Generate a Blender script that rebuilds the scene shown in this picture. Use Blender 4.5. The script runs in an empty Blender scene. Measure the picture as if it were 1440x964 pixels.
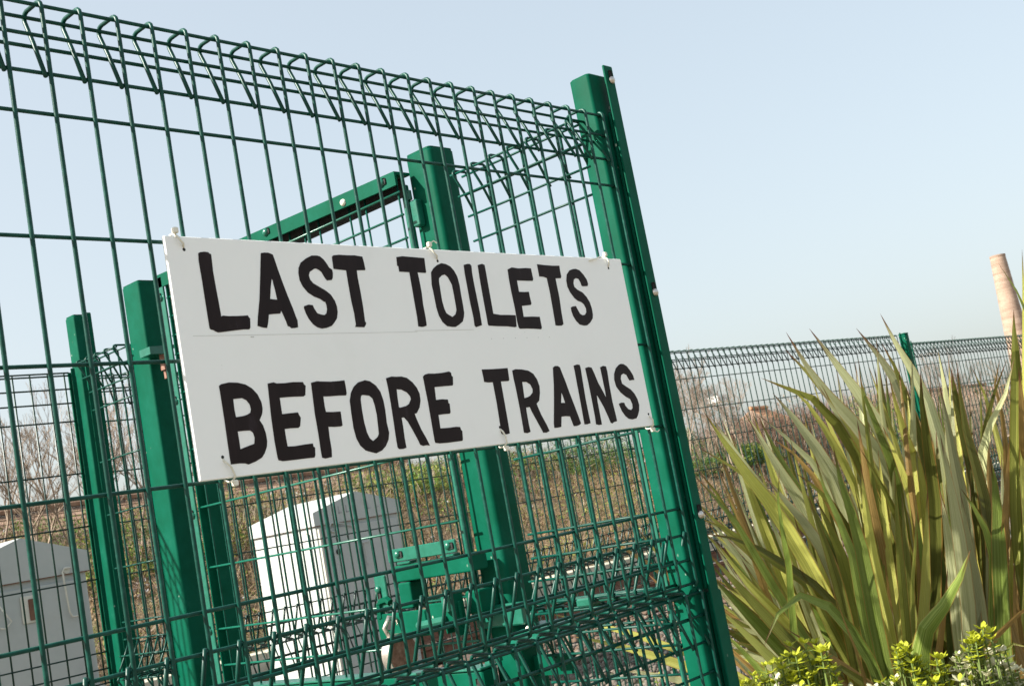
import bpy, math, random
import numpy as np
from mathutils import Vector, Matrix
from mathutils.geometry import tessellate_polygon
random.seed(11); rng = np.random.default_rng(7)
SC = bpy.context.scene; COL = SC.collection
Z0 = 1.75                                   # ground is 0; fence tables below are measured from the mesh datum at 1.75 m

LETTERS=[('L',[(45.7,281.8),(47.9,283.2),(54.9,284.2),(60.6,283.7),(61.8,282.1),(64.3,281.4),(64.1,275.8),(63.3,258.3),(63.9,235.6),(64.7,217.0),(65.1,200.8),(67.8,202.1),(75.4,201.3),(87.9,201.4),(99.0,201.7),(105.5,202.2),(106.6,199.8),(108.4,198.2),(106.6,186.3),(104.5,184.0),(95.7,184.0),(79.8,182.6),(65.6,181.2),(57.5,180.5),(52.8,182.1),(50.8,183.8),(47.2,184.3),(45.5,186.0),(45.4,195.9),(45.2,224.8),(45.2,246.0),(44.8,262.5),(44.7,272.5)],[]),
('A',[(141.9,285.5),(147.4,286.4),(154.1,286.4),(160.7,284.2),(162.4,277.5),(165.0,265.0),(169.7,245.4),(174.6,227.2),(179.8,210.4),(182.1,200.5),(183.9,194.9),(183.1,185.8),(178.1,184.9),(172.1,184.6),(169.2,187.0),(166.7,187.4),(164.8,195.1),(159.9,208.7),(157.6,204.5),(148.2,204.0),(138.9,203.2),(135.7,192.5),(132.7,185.4),(126.6,186.0),(118.4,188.3),(121.3,200.8),(127.9,222.7),(134.5,251.7),(139.0,272.6)],[[(152.7,251.8),(154.1,248.6),(154.2,243.7),(155.1,239.6),(156.5,222.9),(150.3,223.4),(144.9,223.9),(148.4,238.1)]]),
('S',[(235.2,285.4),(240.4,284.4),(245.9,280.2),(250.2,274.5),(253.5,268.7),(258.1,266.2),(258.4,261.5),(257.0,254.9),(254.5,251.5),(246.1,250.6),(243.1,253.9),(238.6,262.5),(234.7,265.3),(229.7,267.2),(225.9,266.2),(217.8,261.7),(215.6,256.9),(216.6,251.2),(220.9,246.2),(230.6,241.3),(240.4,236.4),(248.3,230.7),(253.7,222.0),(255.7,214.0),(255.3,206.0),(252.2,197.4),(246.4,191.6),(240.9,187.1),(231.3,184.3),(223.1,183.5),(215.5,185.5),(209.3,189.8),(203.7,196.9),(200.1,204.7),(198.4,211.8),(198.9,214.3),(206.9,216.6),(213.8,215.8),(215.4,211.1),(219.4,204.7),(225.3,202.9),(231.4,202.1),(235.5,204.6),(237.8,210.4),(237.9,216.2),(236.7,220.5),(234.4,220.8),(228.9,224.5),(218.9,227.8),(209.4,233.2),(202.3,241.6),(198.8,250.1),(198.7,260.1),(200.5,267.3),(205.5,274.6),(215.5,280.7),(226.2,285.1)],[]),
('T',[(261.8,284.4),(264.7,286.7),(275.1,287.9),(290.1,287.6),(303.5,288.0),(317.6,286.6),(318.8,278.7),(319.3,268.2),(318.5,267.0),(303.0,266.4),(302.3,256.5),(302.9,237.2),(303.1,216.3),(302.0,192.6),(303.6,191.1),(302.6,188.2),(298.9,184.5),(282.6,185.2),(284.6,188.4),(284.9,204.5),(283.5,222.2),(283.3,247.3),(283.5,265.8),(266.9,266.9),(261.1,267.4),(261.3,272.6)],[]),
('T',[(383.9,288.2),(396.2,289.8),(414.9,289.3),(440.6,288.5),(439.7,277.7),(439.1,266.3),(436.8,265.7),(421.2,266.2),(421.9,256.7),(422.3,236.3),(420.9,217.6),(421.3,197.3),(420.6,185.6),(414.9,184.1),(410.6,183.7),(403.5,184.7),(404.5,197.4),(404.6,233.0),(404.8,266.1),(394.8,266.2),(384.6,266.5),(384.8,274.6),(382.5,275.3)],[]),
('O',[(474.4,281.6),(484.2,280.6),(493.3,276.8),(499.5,270.5),(504.1,261.6),(505.8,248.6),(505.3,230.8),(505.4,217.8),(505.0,204.9),(502.7,198.5),(498.6,191.3),(489.5,186.5),(480.7,182.9),(473.0,183.2),(463.4,184.4),(455.2,190.8),(449.9,200.3),(447.6,212.9),(447.2,233.5),(446.4,247.7),(449.6,266.8),(455.9,273.1),(464.8,278.4)],[[(477.9,264.3),(470.8,262.5),(463.9,257.9),(462.7,252.8),(462.2,236.8),(461.9,222.5),(463.6,211.3),(466.2,204.2),(471.0,201.5),(477.9,198.3),(485.7,202.5),(489.6,209.0),(490.0,219.4),(490.0,237.1),(489.5,248.4),(487.3,253.2),(483.5,260.4)]]),
('I',[(523.5,280.4),(532.3,282.3),(538.0,282.1),(540.2,278.9),(538.8,267.3),(538.7,249.2),(539.4,229.4),(540.0,204.8),(539.5,185.2),(534.5,184.0),(525.9,182.1),(523.1,184.6),(523.9,196.7),(522.6,222.8),(522.6,253.8),(522.5,266.9)],[]),
('L',[(555.3,281.0),(565.3,283.3),(570.9,281.7),(571.0,273.0),(570.7,249.7),(570.5,226.4),(570.2,203.1),(586.5,201.1),(606.0,201.0),(622.0,200.5),(621.3,193.7),(619.5,181.9),(615.4,181.1),(598.5,182.7),(574.5,183.2),(554.5,184.3),(553.7,187.6),(553.9,199.9),(553.8,226.2),(554.0,249.4),(554.4,264.3)],[]),
('E',[(623.8,275.7),(634.8,279.4),(650.9,278.1),(669.1,279.3),(681.9,279.0),(682.1,272.3),(682.5,261.0),(680.6,258.0),(668.1,257.8),(641.4,258.0),(641.2,250.8),(641.2,239.1),(653.9,238.9),(665.5,239.4),(665.5,230.4),(666.5,220.1),(664.4,217.5),(651.4,216.6),(641.8,215.9),(641.4,208.1),(641.0,197.8),(661.5,198.1),(680.8,197.7),(680.9,189.0),(681.0,179.5),(678.7,177.0),(660.9,178.1),(643.2,178.6),(626.8,178.5),(624.3,181.0),(623.6,189.5),(624.0,213.1),(622.8,240.3),(622.9,259.0)],[]),
('T',[(699.7,286.5),(718.0,285.6),(739.4,285.1),(757.3,285.6),(756.6,276.8),(756.9,266.9),(755.0,264.0),(740.6,263.4),(740.6,252.3),(741.1,231.0),(739.1,206.2),(738.3,185.1),(733.4,182.5),(723.9,182.4),(717.5,183.2),(717.8,188.7),(718.6,209.8),(719.3,239.7),(718.3,263.5),(709.6,265.6),(699.6,265.7),(699.7,272.7)],[]),
('S',[(800.6,281.3),(809.9,279.0),(818.9,271.0),(825.0,262.8),(826.5,255.5),(824.3,251.4),(811.2,250.7),(807.7,251.6),(806.3,257.9),(802.4,263.9),(795.6,264.8),(789.2,262.1),(786.4,255.8),(786.7,249.4),(793.6,244.5),(806.4,239.7),(815.3,231.6),(821.1,222.5),(823.5,211.6),(823.0,200.7),(820.4,194.3),(811.5,187.1),(801.5,182.3),(792.8,181.9),(782.1,183.8),(774.2,190.1),(768.6,199.0),(766.3,208.0),(766.8,213.3),(772.1,215.1),(780.7,215.9),(783.3,210.7),(787.9,202.6),(794.1,199.8),(801.5,200.7),(806.6,205.2),(807.7,211.6),(804.2,218.8),(798.3,222.8),(789.1,225.1),(780.9,230.4),(772.7,240.2),(768.5,249.2),(768.7,260.0),(773.1,270.9),(782.8,278.3),(793.4,280.8)],[]),
('B',[(46.1,113.2),(49.4,115.4),(61.2,117.1),(74.2,116.2),(85.3,113.4),(94.4,108.0),(101.4,99.9),(105.4,89.7),(105.7,81.1),(103.4,74.2),(98.3,67.2),(102.4,60.1),(104.7,50.1),(104.9,40.2),(103.2,33.3),(98.3,25.3),(93.1,20.2),(83.1,16.3),(71.7,13.6),(67.1,15.4),(59.1,16.2),(46.1,16.1),(46.0,24.5),(46.2,47.7),(46.6,72.4),(46.5,94.5),(46.4,107.6)],[[(63.9,96.0),(77.2,96.6),(83.3,93.5),(87.3,87.9),(88.1,81.5),(86.2,77.4),(81.6,75.4),(74.7,74.0),(63.8,73.3),(63.3,83.8)],[(63.0,55.4),(73.0,55.7),(82.0,55.3),(85.7,52.2),(87.0,45.9),(85.1,38.3),(77.8,36.9),(63.0,33.3),(63.3,43.6)]]),
('E',[(119.7,113.0),(129.2,114.2),(133.3,112.6),(145.6,112.3),(160.1,113.1),(176.3,112.4),(177.4,109.1),(179.7,107.5),(176.8,95.1),(173.3,93.4),(156.3,94.0),(134.9,93.8),(134.7,82.2),(134.6,72.5),(148.5,73.0),(160.2,73.1),(161.3,69.7),(163.3,65.9),(160.2,55.2),(157.0,53.0),(144.6,53.5),(134.8,53.2),(134.7,43.5),(135.1,30.6),(147.1,30.1),(161.6,30.9),(176.2,31.2),(176.3,27.1),(178.7,25.4),(177.0,15.4),(175.2,12.7),(159.8,12.9),(140.1,12.7),(124.3,12.8),(117.7,14.8),(116.9,19.4),(116.4,39.3),(117.0,69.0),(118.7,96.1)],[]),
('F',[(189.6,110.8),(199.4,112.5),(206.8,111.8),(222.7,110.8),(238.2,111.1),(247.0,111.6),(247.4,104.3),(247.1,93.7),(245.5,91.0),(232.0,91.4),(218.6,91.2),(206.2,91.6),(205.7,79.4),(206.3,70.8),(217.9,70.0),(231.3,69.8),(231.2,65.1),(230.7,50.9),(228.0,49.9),(217.5,50.0),(206.3,50.9),(205.5,37.9),(205.5,20.2),(203.9,10.8),(199.7,10.4),(193.0,9.8),(187.8,11.5),(187.5,18.8),(188.0,43.7),(187.6,68.7),(188.7,92.3)],[]),
('O',[(283.4,110.1),(292.1,108.3),(301.9,101.6),(308.1,92.7),(311.0,80.0),(311.3,66.0),(310.1,48.9),(311.4,34.8),(308.3,25.8),(301.2,17.1),(292.8,11.7),(282.0,8.8),(276.3,10.4),(271.6,11.7),(264.1,14.2),(255.9,21.7),(251.2,31.9),(249.3,45.6),(249.7,65.3),(250.7,83.5),(254.9,93.9),(261.6,102.0),(270.8,107.7)],[[(274.9,90.1),(286.7,88.4),(291.8,84.2),(293.8,74.8),(294.7,60.8),(293.6,47.0),(292.5,34.8),(288.9,30.4),(279.7,25.8),(274.7,30.0),(271.4,37.9),(269.5,51.8),(269.2,68.6),(270.0,83.9),(271.6,88.4)]]),
('R',[(323.1,111.2),(333.7,113.2),(341.9,112.4),(352.6,112.4),(362.8,109.9),(372.1,103.1),(378.8,94.7),(382.2,85.7),(381.6,76.0),(377.6,66.6),(370.2,58.7),(365.6,57.8),(368.0,49.6),(373.2,34.9),(379.2,23.3),(384.6,10.9),(378.6,11.8),(372.0,11.4),(366.3,13.5),(364.1,19.7),(356.2,36.2),(350.3,47.7),(344.4,54.4),(339.4,53.9),(339.4,42.1),(338.5,24.9),(338.8,11.6),(333.0,10.5),(325.7,10.7),(322.7,13.0),(322.6,24.6),(323.5,51.1),(324.1,76.1),(323.9,98.2)],[[(339.3,94.7),(348.3,93.8),(358.0,89.3),(363.1,83.5),(363.8,79.4),(358.3,72.6),(352.3,70.1),(340.2,68.4),(337.8,69.0),(338.3,83.2)]]),
('E',[(395.1,110.4),(399.3,113.3),(406.4,114.4),(419.0,113.9),(435.0,114.4),(449.4,115.9),(453.4,114.0),(453.4,109.4),(455.8,107.5),(453.2,95.6),(451.2,94.7),(436.0,94.6),(414.2,94.2),(413.6,85.4),(412.7,75.3),(425.3,75.6),(437.0,74.5),(436.9,69.2),(439.0,68.1),(437.9,55.6),(435.8,53.6),(423.8,53.7),(412.3,53.3),(411.8,43.2),(411.4,33.6),(428.7,33.2),(442.8,33.6),(452.2,32.6),(453.1,28.1),(455.1,26.6),(453.3,13.8),(451.4,12.1),(435.3,12.0),(421.3,11.8),(404.7,12.2),(396.4,13.8),(395.8,17.8),(396.0,40.1),(396.2,72.3),(395.5,93.4)],[]),
('T',[(521.0,116.2),(541.7,115.9),(563.6,116.0),(579.8,116.3),(579.5,108.7),(578.6,97.3),(576.0,95.9),(558.7,96.0),(558.5,80.9),(558.2,55.4),(557.9,30.0),(557.3,15.1),(550.2,14.2),(541.7,14.8),(538.8,16.5),(539.6,31.3),(540.8,63.9),(540.6,95.6),(529.8,95.8),(521.5,97.0),(521.5,105.1)],[]),
('R',[(589.9,112.1),(597.9,113.8),(612.5,112.8),(627.9,110.2),(638.1,104.8),(644.8,95.2),(647.5,84.2),(645.6,73.4),(640.2,61.2),(632.7,57.0),(634.4,50.7),(639.0,38.1),(647.3,22.1),(651.5,11.7),(643.7,9.7),(635.6,10.3),(634.3,13.8),(626.0,29.7),(618.5,44.0),(615.1,52.7),(605.8,52.2),(605.1,41.9),(605.0,25.1),(605.7,13.7),(597.9,12.3),(590.4,13.8),(590.7,23.1),(591.3,53.4),(590.7,83.8),(589.7,100.7)],[[(608.0,93.0),(618.3,92.5),(626.4,88.3),(630.0,80.4),(628.4,75.0),(621.3,70.3),(613.7,68.1),(606.1,67.3),(607.1,81.5)]]),
('A',[(690.0,113.1),(695.6,115.4),(702.9,115.2),(707.5,112.5),(709.7,104.7),(714.8,88.5),(719.4,70.6),(725.5,49.5),(731.0,30.0),(734.1,17.8),(729.1,15.8),(722.5,14.6),(714.5,14.9),(712.9,20.1),(709.6,31.4),(698.0,32.5),(687.6,32.2),(682.3,16.0),(673.3,15.4),(665.0,15.7),(666.0,23.4),(675.5,54.1),(684.2,85.1),(688.0,103.9)],[[(699.4,72.0),(701.6,65.2),(703.9,54.0),(693.3,54.6),(696.5,63.9)]]),
('I',[(744.2,114.4),(753.4,116.0),(760.3,115.1),(761.1,109.2),(759.8,86.4),(758.5,57.3),(758.7,33.0),(759.4,16.8),(750.7,15.5),(743.1,15.7),(743.2,24.4),(743.9,51.6),(744.1,85.5),(744.4,104.9)],[]),
('N',[(773.7,109.1),(782.9,110.7),(790.4,109.4),(793.6,103.0),(800.6,82.9),(809.0,67.7),(814.9,55.8),(815.6,67.3),(815.3,87.3),(814.6,108.9),(822.9,111.1),(831.1,110.0),(832.0,101.6),(830.2,74.9),(829.8,48.3),(831.8,24.9),(832.1,15.0),(822.8,14.0),(818.1,12.0),(813.8,13.8),(810.9,23.0),(803.4,41.6),(796.6,53.5),(790.4,63.4),(789.0,50.6),(788.9,29.4),(788.8,12.3),(780.8,12.0),(773.5,13.9),(774.6,25.5),(774.9,51.5),(774.6,84.1),(774.0,100.5)],[]),
('S',[(874.2,112.9),(882.4,112.2),(890.9,107.9),(898.1,99.9),(903.8,91.1),(904.9,83.3),(898.3,83.3),(891.0,82.6),(888.1,86.6),(884.6,93.1),(877.0,95.8),(869.2,93.3),(865.9,86.7),(867.1,78.2),(876.5,73.0),(888.6,67.0),(897.3,58.9),(902.6,49.2),(904.3,38.9),(900.9,28.9),(894.5,20.8),(888.7,16.1),(877.0,14.9),(866.4,16.8),(858.4,22.3),(851.6,31.1),(847.8,40.6),(847.0,44.0),(853.6,45.6),(862.3,45.1),(864.1,39.6),(870.4,33.3),(878.1,31.2),(883.9,34.2),(885.3,41.7),(881.7,50.4),(870.7,55.2),(858.1,63.5),(849.1,74.0),(847.4,85.8),(850.1,95.8),(858.0,105.6),(868.1,111.2)],[])]
LEAVES=[([(1.88,0.381,-0.399),(1.997,0.38,-0.547),(2.113,0.376,-0.68),(2.284,0.354,-1.038),(2.334,0.34,-1.424),(2.374,0.329,-1.74)],0.0342,'yellow'),
([(1.932,0.4,-0.406),(2.06,0.39,-0.58),(2.171,0.391,-0.71),(2.343,0.368,-1.058),(2.358,0.333,-1.433),(2.37,0.305,-1.74)],0.0293,'glauc'),
([(2.031,0.362,-0.407),(2.145,0.365,-0.56),(2.25,0.372,-0.687),(2.379,0.383,-0.96),(2.379,0.346,-1.389),(2.378,0.315,-1.74)],0.0335,'glauc'),
([(2.098,0.365,-0.42),(2.177,0.374,-0.535),(2.275,0.37,-0.69),(2.392,0.369,-0.964),(2.388,0.383,-1.391),(2.386,0.394,-1.74)],0.0262,'green'),
([(2.142,0.391,-0.418),(2.256,0.338,-0.55),(2.335,0.323,-0.673),(2.43,0.327,-0.974),(2.41,0.331,-1.395),(2.394,0.334,-1.74)],0.0283,'glauc'),
([(2.082,0.298,-0.38),(2.199,0.29,-0.499),(2.309,0.295,-0.642),(2.441,0.326,-1.034),(2.475,0.289,-1.422),(2.502,0.259,-1.74)],0.039,'glauc'),
([(1.93,0.235,-0.347),(2.057,0.231,-0.384),(2.176,0.235,-0.417),(2.324,0.231,-0.573),(2.504,0.265,-1.088),(2.485,0.252,-1.447),(2.469,0.242,-1.74)],0.0236,'olive'),
([(2.107,0.239,-0.235),(2.196,0.248,-0.329),(2.285,0.253,-0.406),(2.389,0.245,-0.499),(2.5,0.237,-0.637),(2.615,0.274,-1.012),(2.527,0.216,-1.412),(2.454,0.169,-1.74)],0.0397,'glauc'),
([(2.193,0.3,-0.266),(2.273,0.297,-0.327),(2.389,0.27,-0.474),(2.496,0.262,-0.662),(2.602,0.289,-1.008),(2.529,0.271,-1.411),(2.47,0.256,-1.74)],0.0288,'yellow'),
([(2.146,0.194,-0.237),(2.273,0.189,-0.364),(2.383,0.197,-0.459),(2.505,0.207,-0.632),(2.654,0.231,-1.023),(2.558,0.212,-1.417),(2.479,0.196,-1.74)],0.0397,'glauc'),
([(2.271,0.129,-0.253),(2.373,0.127,-0.341),(2.455,0.14,-0.397),(2.56,0.157,-0.606),(2.654,0.231,-1.023),(2.6,0.176,-1.417),(2.556,0.131,-1.74)],0.0362,'glauc'),
([(2.361,0.097,-0.223),(2.454,0.118,-0.291),(2.559,0.131,-0.382),(2.667,0.15,-0.516),(2.793,0.231,-1.048),(2.638,0.168,-1.429),(2.511,0.117,-1.74)],0.0331,'glauc'),
([(2.172,0.026,-0.316),(2.288,0.058,-0.375),(2.404,0.097,-0.465),(2.538,0.142,-0.685),(2.667,0.217,-1.026),(2.573,0.201,-1.419),(2.496,0.187,-1.74)],0.0242,'olive'),
([(2.163,0.032,-0.296),(2.236,0.078,-0.366),(2.31,0.131,-0.479),(2.396,0.185,-0.663),(2.47,0.264,-0.891),(2.43,0.237,-1.358),(2.397,0.216,-1.74)],0.0165,'glauc'),
([(2.243,0.106,-0.352),(2.326,0.137,-0.411),(2.423,0.166,-0.535),(2.534,0.211,-0.81),(2.615,0.274,-1.012),(2.557,0.27,-1.412),(2.509,0.267,-1.74)],0.017,'yellow'),
([(2.171,-0.04,-0.368),(2.284,0.033,-0.477),(2.395,0.106,-0.583),(2.518,0.229,-0.999),(2.48,0.173,-1.407),(2.45,0.127,-1.74)],0.0182,'glauc'),
([(2.262,-0.071,-0.354),(2.399,-0.011,-0.411),(2.538,0.054,-0.508),(2.674,0.21,-1.028),(2.61,0.199,-1.42),(2.557,0.191,-1.74)],0.0223,'glauc'),
([(2.282,-0.084,-0.403),(2.388,-0.036,-0.479),(2.524,0.017,-0.751),(2.641,0.137,-1.239),(2.589,0.082,-1.515),(2.547,0.037,-1.74)],0.0348,'olive'),
([(2.292,-0.097,-0.393),(2.384,-0.045,-0.537),(2.5,-0.003,-0.769),(2.603,0.103,-1.232),(2.617,0.071,-1.511),(2.629,0.044,-1.74)],0.0309,'olive'),
([(2.614,-0.007,-0.394),(2.707,0.008,-0.488),(2.823,0.056,-0.87),(2.898,0.135,-1.177),(2.696,0.086,-1.487),(2.53,0.046,-1.74)],0.0178,'yellow'),
([(2.387,-0.228,-0.293),(2.522,-0.167,-0.353),(2.661,-0.107,-0.421),(2.793,0.058,-0.965),(2.669,0.003,-1.391),(2.567,-0.042,-1.74)],0.0279,'olive'),
([(2.466,-0.192,-0.163),(2.571,-0.184,-0.231),(2.678,-0.168,-0.346),(2.791,-0.092,-0.787),(2.848,0.038,-1.173),(2.717,-0.021,-1.485),(2.61,-0.07,-1.74)],0.0189,'green'),
([(2.609,-0.211,-0.126),(2.678,-0.163,-0.248),(2.745,-0.1,-0.431),(2.806,0.044,-0.968),(2.674,-0.027,-1.393),(2.566,-0.085,-1.74)],0.0173,'yellow'),
([(2.386,-0.204,-0.406),(2.438,-0.125,-0.518),(2.487,-0.054,-0.576),(2.554,0.001,-0.655),(2.618,0.139,-1.12),(2.546,0.084,-1.461),(2.487,0.04,-1.74)],0.0238,'glauc'),
([(2.424,-0.17,-0.408),(2.48,-0.086,-0.505),(2.55,-0.019,-0.597),(2.618,0.139,-1.12),(2.606,0.083,-1.461),(2.596,0.036,-1.74)],0.0184,'olive'),
([(2.566,-0.108,-0.386),(2.622,-0.055,-0.455),(2.704,-0.023,-0.571),(2.774,0.08,-0.959),(2.649,0.012,-1.389),(2.547,-0.043,-1.74)],0.0153,'bronze'),
([(2.392,-0.205,-0.433),(2.533,-0.139,-0.543),(2.674,-0.05,-0.767),(2.811,0.059,-1.066),(2.73,0.034,-1.437),(2.663,0.013,-1.74)],0.0279,'bronze'),
([(2.121,0.58,-0.47),(2.18,0.559,-0.514),(2.246,0.532,-0.564),(2.362,0.467,-0.715),(2.485,0.418,-0.976),(2.456,0.375,-1.396),(2.433,0.339,-1.74)],0.0175,'yellow'),
([(1.773,0.38,-0.539),(1.9,0.374,-0.666),(2.011,0.39,-0.803),(2.139,0.396,-0.984),(2.293,0.383,-1.223),(2.311,0.374,-1.507),(2.326,0.366,-1.74)],0.0248,'green'),
([(1.866,0.425,-0.532),(1.938,0.432,-0.595),(2.022,0.437,-0.717),(2.143,0.419,-0.933),(2.27,0.393,-1.143),(2.369,0.361,-1.471),(2.45,0.334,-1.74)],0.018,'olive'),
([(1.885,0.257,-0.576),(1.964,0.259,-0.646),(2.055,0.251,-0.75),(2.139,0.261,-0.892),(2.216,0.299,-1.135),(2.287,0.31,-1.468),(2.345,0.319,-1.74)],0.0296,'glauc'),
([(1.91,0.226,-0.566),(1.952,0.276,-0.663),(2.01,0.312,-0.79),(2.058,0.357,-0.904),(2.117,0.415,-1.144),(2.263,0.458,-1.472),(2.382,0.492,-1.74)],0.0244,'green'),
([(1.966,0.159,-0.55),(2.002,0.172,-0.634),(2.062,0.171,-0.778),(2.107,0.202,-0.992),(2.154,0.225,-1.176),(2.274,0.24,-1.486),(2.372,0.252,-1.74)],0.0309,'green'),
([(1.95,0.098,-0.539),(1.996,0.122,-0.634),(2.052,0.138,-0.744),(2.123,0.18,-1.062),(2.176,0.204,-1.2),(2.313,0.281,-1.497),(2.425,0.344,-1.74)],0.0306,'green'),
([(1.908,0.166,-0.635),(1.959,0.183,-0.726),(2.013,0.199,-0.824),(2.067,0.224,-0.969),(2.125,0.257,-1.168),(2.258,0.316,-1.483),(2.368,0.365,-1.74)],0.0255,'olive'),
([(2.011,0.205,-0.653),(2.09,0.216,-0.776),(2.171,0.244,-0.988),(2.242,0.285,-1.213),(2.376,0.256,-1.503),(2.485,0.232,-1.74)],0.0334,'olive'),
([(2.115,0.302,-0.585),(2.214,0.302,-0.642),(2.307,0.311,-0.71),(2.453,0.321,-1.074),(2.469,0.309,-1.44),(2.481,0.299,-1.74)],0.0223,'olive'),
([(2.071,0.331,-0.482),(2.185,0.318,-0.556),(2.289,0.324,-0.672),(2.43,0.327,-0.974),(2.388,0.344,-1.395),(2.354,0.358,-1.74)],0.0167,'bronze'),
([(2.028,0.561,-0.603),(2.104,0.543,-0.694),(2.212,0.497,-0.825),(2.338,0.459,-1.099),(2.35,0.463,-1.452),(2.361,0.466,-1.74)],0.0227,'yellow'),
([(2.08,0.584,-0.629),(2.126,0.57,-0.699),(2.203,0.537,-0.848),(2.324,0.482,-1.133),(2.345,0.482,-1.467),(2.362,0.482,-1.74)],0.0228,'glauc'),
([(1.863,0.452,-0.646),(1.961,0.426,-0.699),(2.046,0.417,-0.757),(2.189,0.358,-0.895),(2.295,0.353,-1.096),(2.372,0.391,-1.45),(2.435,0.422,-1.74)],0.0216,'olive'),
([(1.868,0.454,-0.686),(1.978,0.412,-0.726),(2.095,0.372,-0.807),(2.225,0.326,-0.943),(2.331,0.325,-1.16),(2.41,0.326,-1.479),(2.475,0.326,-1.74)],0.018,'olive'),
([(1.976,0.49,-0.711),(2.049,0.478,-0.82),(2.126,0.46,-0.913),(2.27,0.393,-1.143),(2.367,0.413,-1.471),(2.446,0.43,-1.74)],0.0238,'yellow'),
([(1.831,0.428,-0.721),(1.941,0.405,-0.857),(2.046,0.387,-0.983),(2.188,0.34,-1.181),(2.33,0.33,-1.488),(2.446,0.322,-1.74)],0.0334,'olive'),
([(1.879,0.462,-0.785),(1.972,0.432,-0.907),(2.084,0.386,-1.067),(2.176,0.358,-1.195),(2.288,0.396,-1.495),(2.379,0.427,-1.74)],0.0337,'green'),
([(1.84,0.444,-0.849),(1.915,0.405,-0.955),(1.971,0.381,-1.032),(2.05,0.344,-1.165),(2.237,0.419,-1.481),(2.391,0.481,-1.74)],0.0277,'yellow'),
([(1.976,0.534,-0.928),(2.024,0.495,-1.012),(2.082,0.456,-1.143),(2.272,0.437,-1.471),(2.427,0.421,-1.74)],0.0234,'green'),
([(1.98,0.539,-0.973),(2.018,0.508,-1.037),(2.064,0.474,-1.129),(2.239,0.435,-1.465),(2.382,0.403,-1.74)],0.018,'glauc'),
([(1.79,0.292,-0.954),(1.815,0.284,-0.916),(1.844,0.275,-0.896),(1.874,0.265,-0.873),(1.908,0.252,-0.865),(1.95,0.235,-0.875),(2.008,0.209,-0.935),(2.079,0.185,-1.076),(2.117,0.192,-1.186),(2.282,0.212,-1.491),(2.417,0.229,-1.74)],0.0234,'green'),
([(1.868,0.274,-0.932),(1.943,0.251,-0.992),(2.021,0.226,-1.058),(2.107,0.197,-1.149),(2.291,0.252,-1.474),(2.442,0.297,-1.74)],0.0219,'bronze'),
([(1.825,0.271,-1.05),(1.897,0.239,-1.045),(1.977,0.199,-1.053),(2.048,0.186,-1.144),(2.294,0.249,-1.472),(2.496,0.3,-1.74)],0.0199,'olive'),
([(1.854,0.296,-0.96),(1.909,0.265,-0.997),(1.964,0.237,-1.045),(2.015,0.221,-1.127),(2.218,0.32,-1.464),(2.384,0.402,-1.74)],0.01,'bronze'),
([(2.131,0.123,-0.554),(2.326,0.164,-0.725),(2.518,0.229,-0.999),(2.478,0.172,-1.407),(2.445,0.126,-1.74)],0.0165,'olive'),
([(2.038,0.084,-0.588),(2.09,0.12,-0.685),(2.147,0.16,-0.825),(2.214,0.193,-0.989),(2.279,0.23,-1.153),(2.352,0.236,-1.476),(2.411,0.242,-1.74)],0.0261,'yellow'),
([(2.255,0.136,-0.566),(2.291,0.162,-0.646),(2.328,0.196,-0.765),(2.372,0.238,-0.971),(2.42,0.278,-1.394),(2.459,0.311,-1.74)],0.0183,'yellow'),
([(2.168,0.071,-0.508),(2.288,0.106,-0.605),(2.407,0.146,-0.719),(2.529,0.237,-1.095),(2.481,0.233,-1.45),(2.441,0.229,-1.74)],0.0311,'yellow'),
([(2.061,0.242,-0.367),(2.178,0.254,-0.43),(2.293,0.276,-0.524),(2.41,0.301,-0.646),(2.551,0.337,-0.956),(2.512,0.271,-1.387),(2.481,0.217,-1.74)],0.0206,'yellow'),
([(2.1,0.195,-0.361),(2.228,0.247,-0.451),(2.36,0.293,-0.54),(2.539,0.338,-0.894),(2.441,0.309,-1.359),(2.362,0.285,-1.74)],0.0206,'yellow'),
([(2.159,0.21,-0.382),(2.251,0.223,-0.465),(2.336,0.246,-0.552),(2.457,0.278,-0.888),(2.457,0.246,-1.357),(2.457,0.22,-1.74)],0.026,'glauc'),
([(2.209,0.227,-0.377),(2.29,0.235,-0.493),(2.355,0.256,-0.59),(2.461,0.292,-0.983),(2.436,0.25,-1.399),(2.415,0.216,-1.74)],0.0225,'yellow'),
([(2.134,0.083,-0.381),(2.209,0.12,-0.418),(2.311,0.145,-0.554),(2.401,0.176,-0.64),(2.506,0.243,-0.995),(2.518,0.188,-1.405),(2.527,0.143,-1.74)],0.0256,'green'),
([(2.229,0.053,-0.396),(2.329,0.094,-0.526),(2.432,0.127,-0.645),(2.544,0.201,-1.005),(2.524,0.166,-1.409),(2.508,0.138,-1.74)],0.0314,'yellow'),
([(2.136,-0.069,-0.401),(2.21,-0.022,-0.482),(2.289,0.021,-0.574),(2.372,0.072,-0.725),(2.448,0.197,-1.193),(2.488,0.154,-1.494),(2.521,0.119,-1.74)],0.0266,'olive'),
([(2.213,-0.075,-0.431),(2.275,-0.045,-0.547),(2.346,-0.005,-0.77),(2.416,0.079,-1.191),(2.516,0.115,-1.493),(2.597,0.145,-1.74)],0.0316,'glauc'),
([(2.164,-0.069,-0.557),(2.23,-0.036,-0.713),(2.299,0.016,-0.978),(2.354,0.07,-1.177),(2.478,0.089,-1.487),(2.579,0.104,-1.74)],0.0311,'glauc'),
([(1.995,-0.015,-0.62),(2.044,0.025,-0.716),(2.094,0.067,-0.827),(2.149,0.122,-1.025),(2.199,0.179,-1.206),(2.315,0.248,-1.5),(2.41,0.305,-1.74)],0.0202,'olive'),
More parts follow.
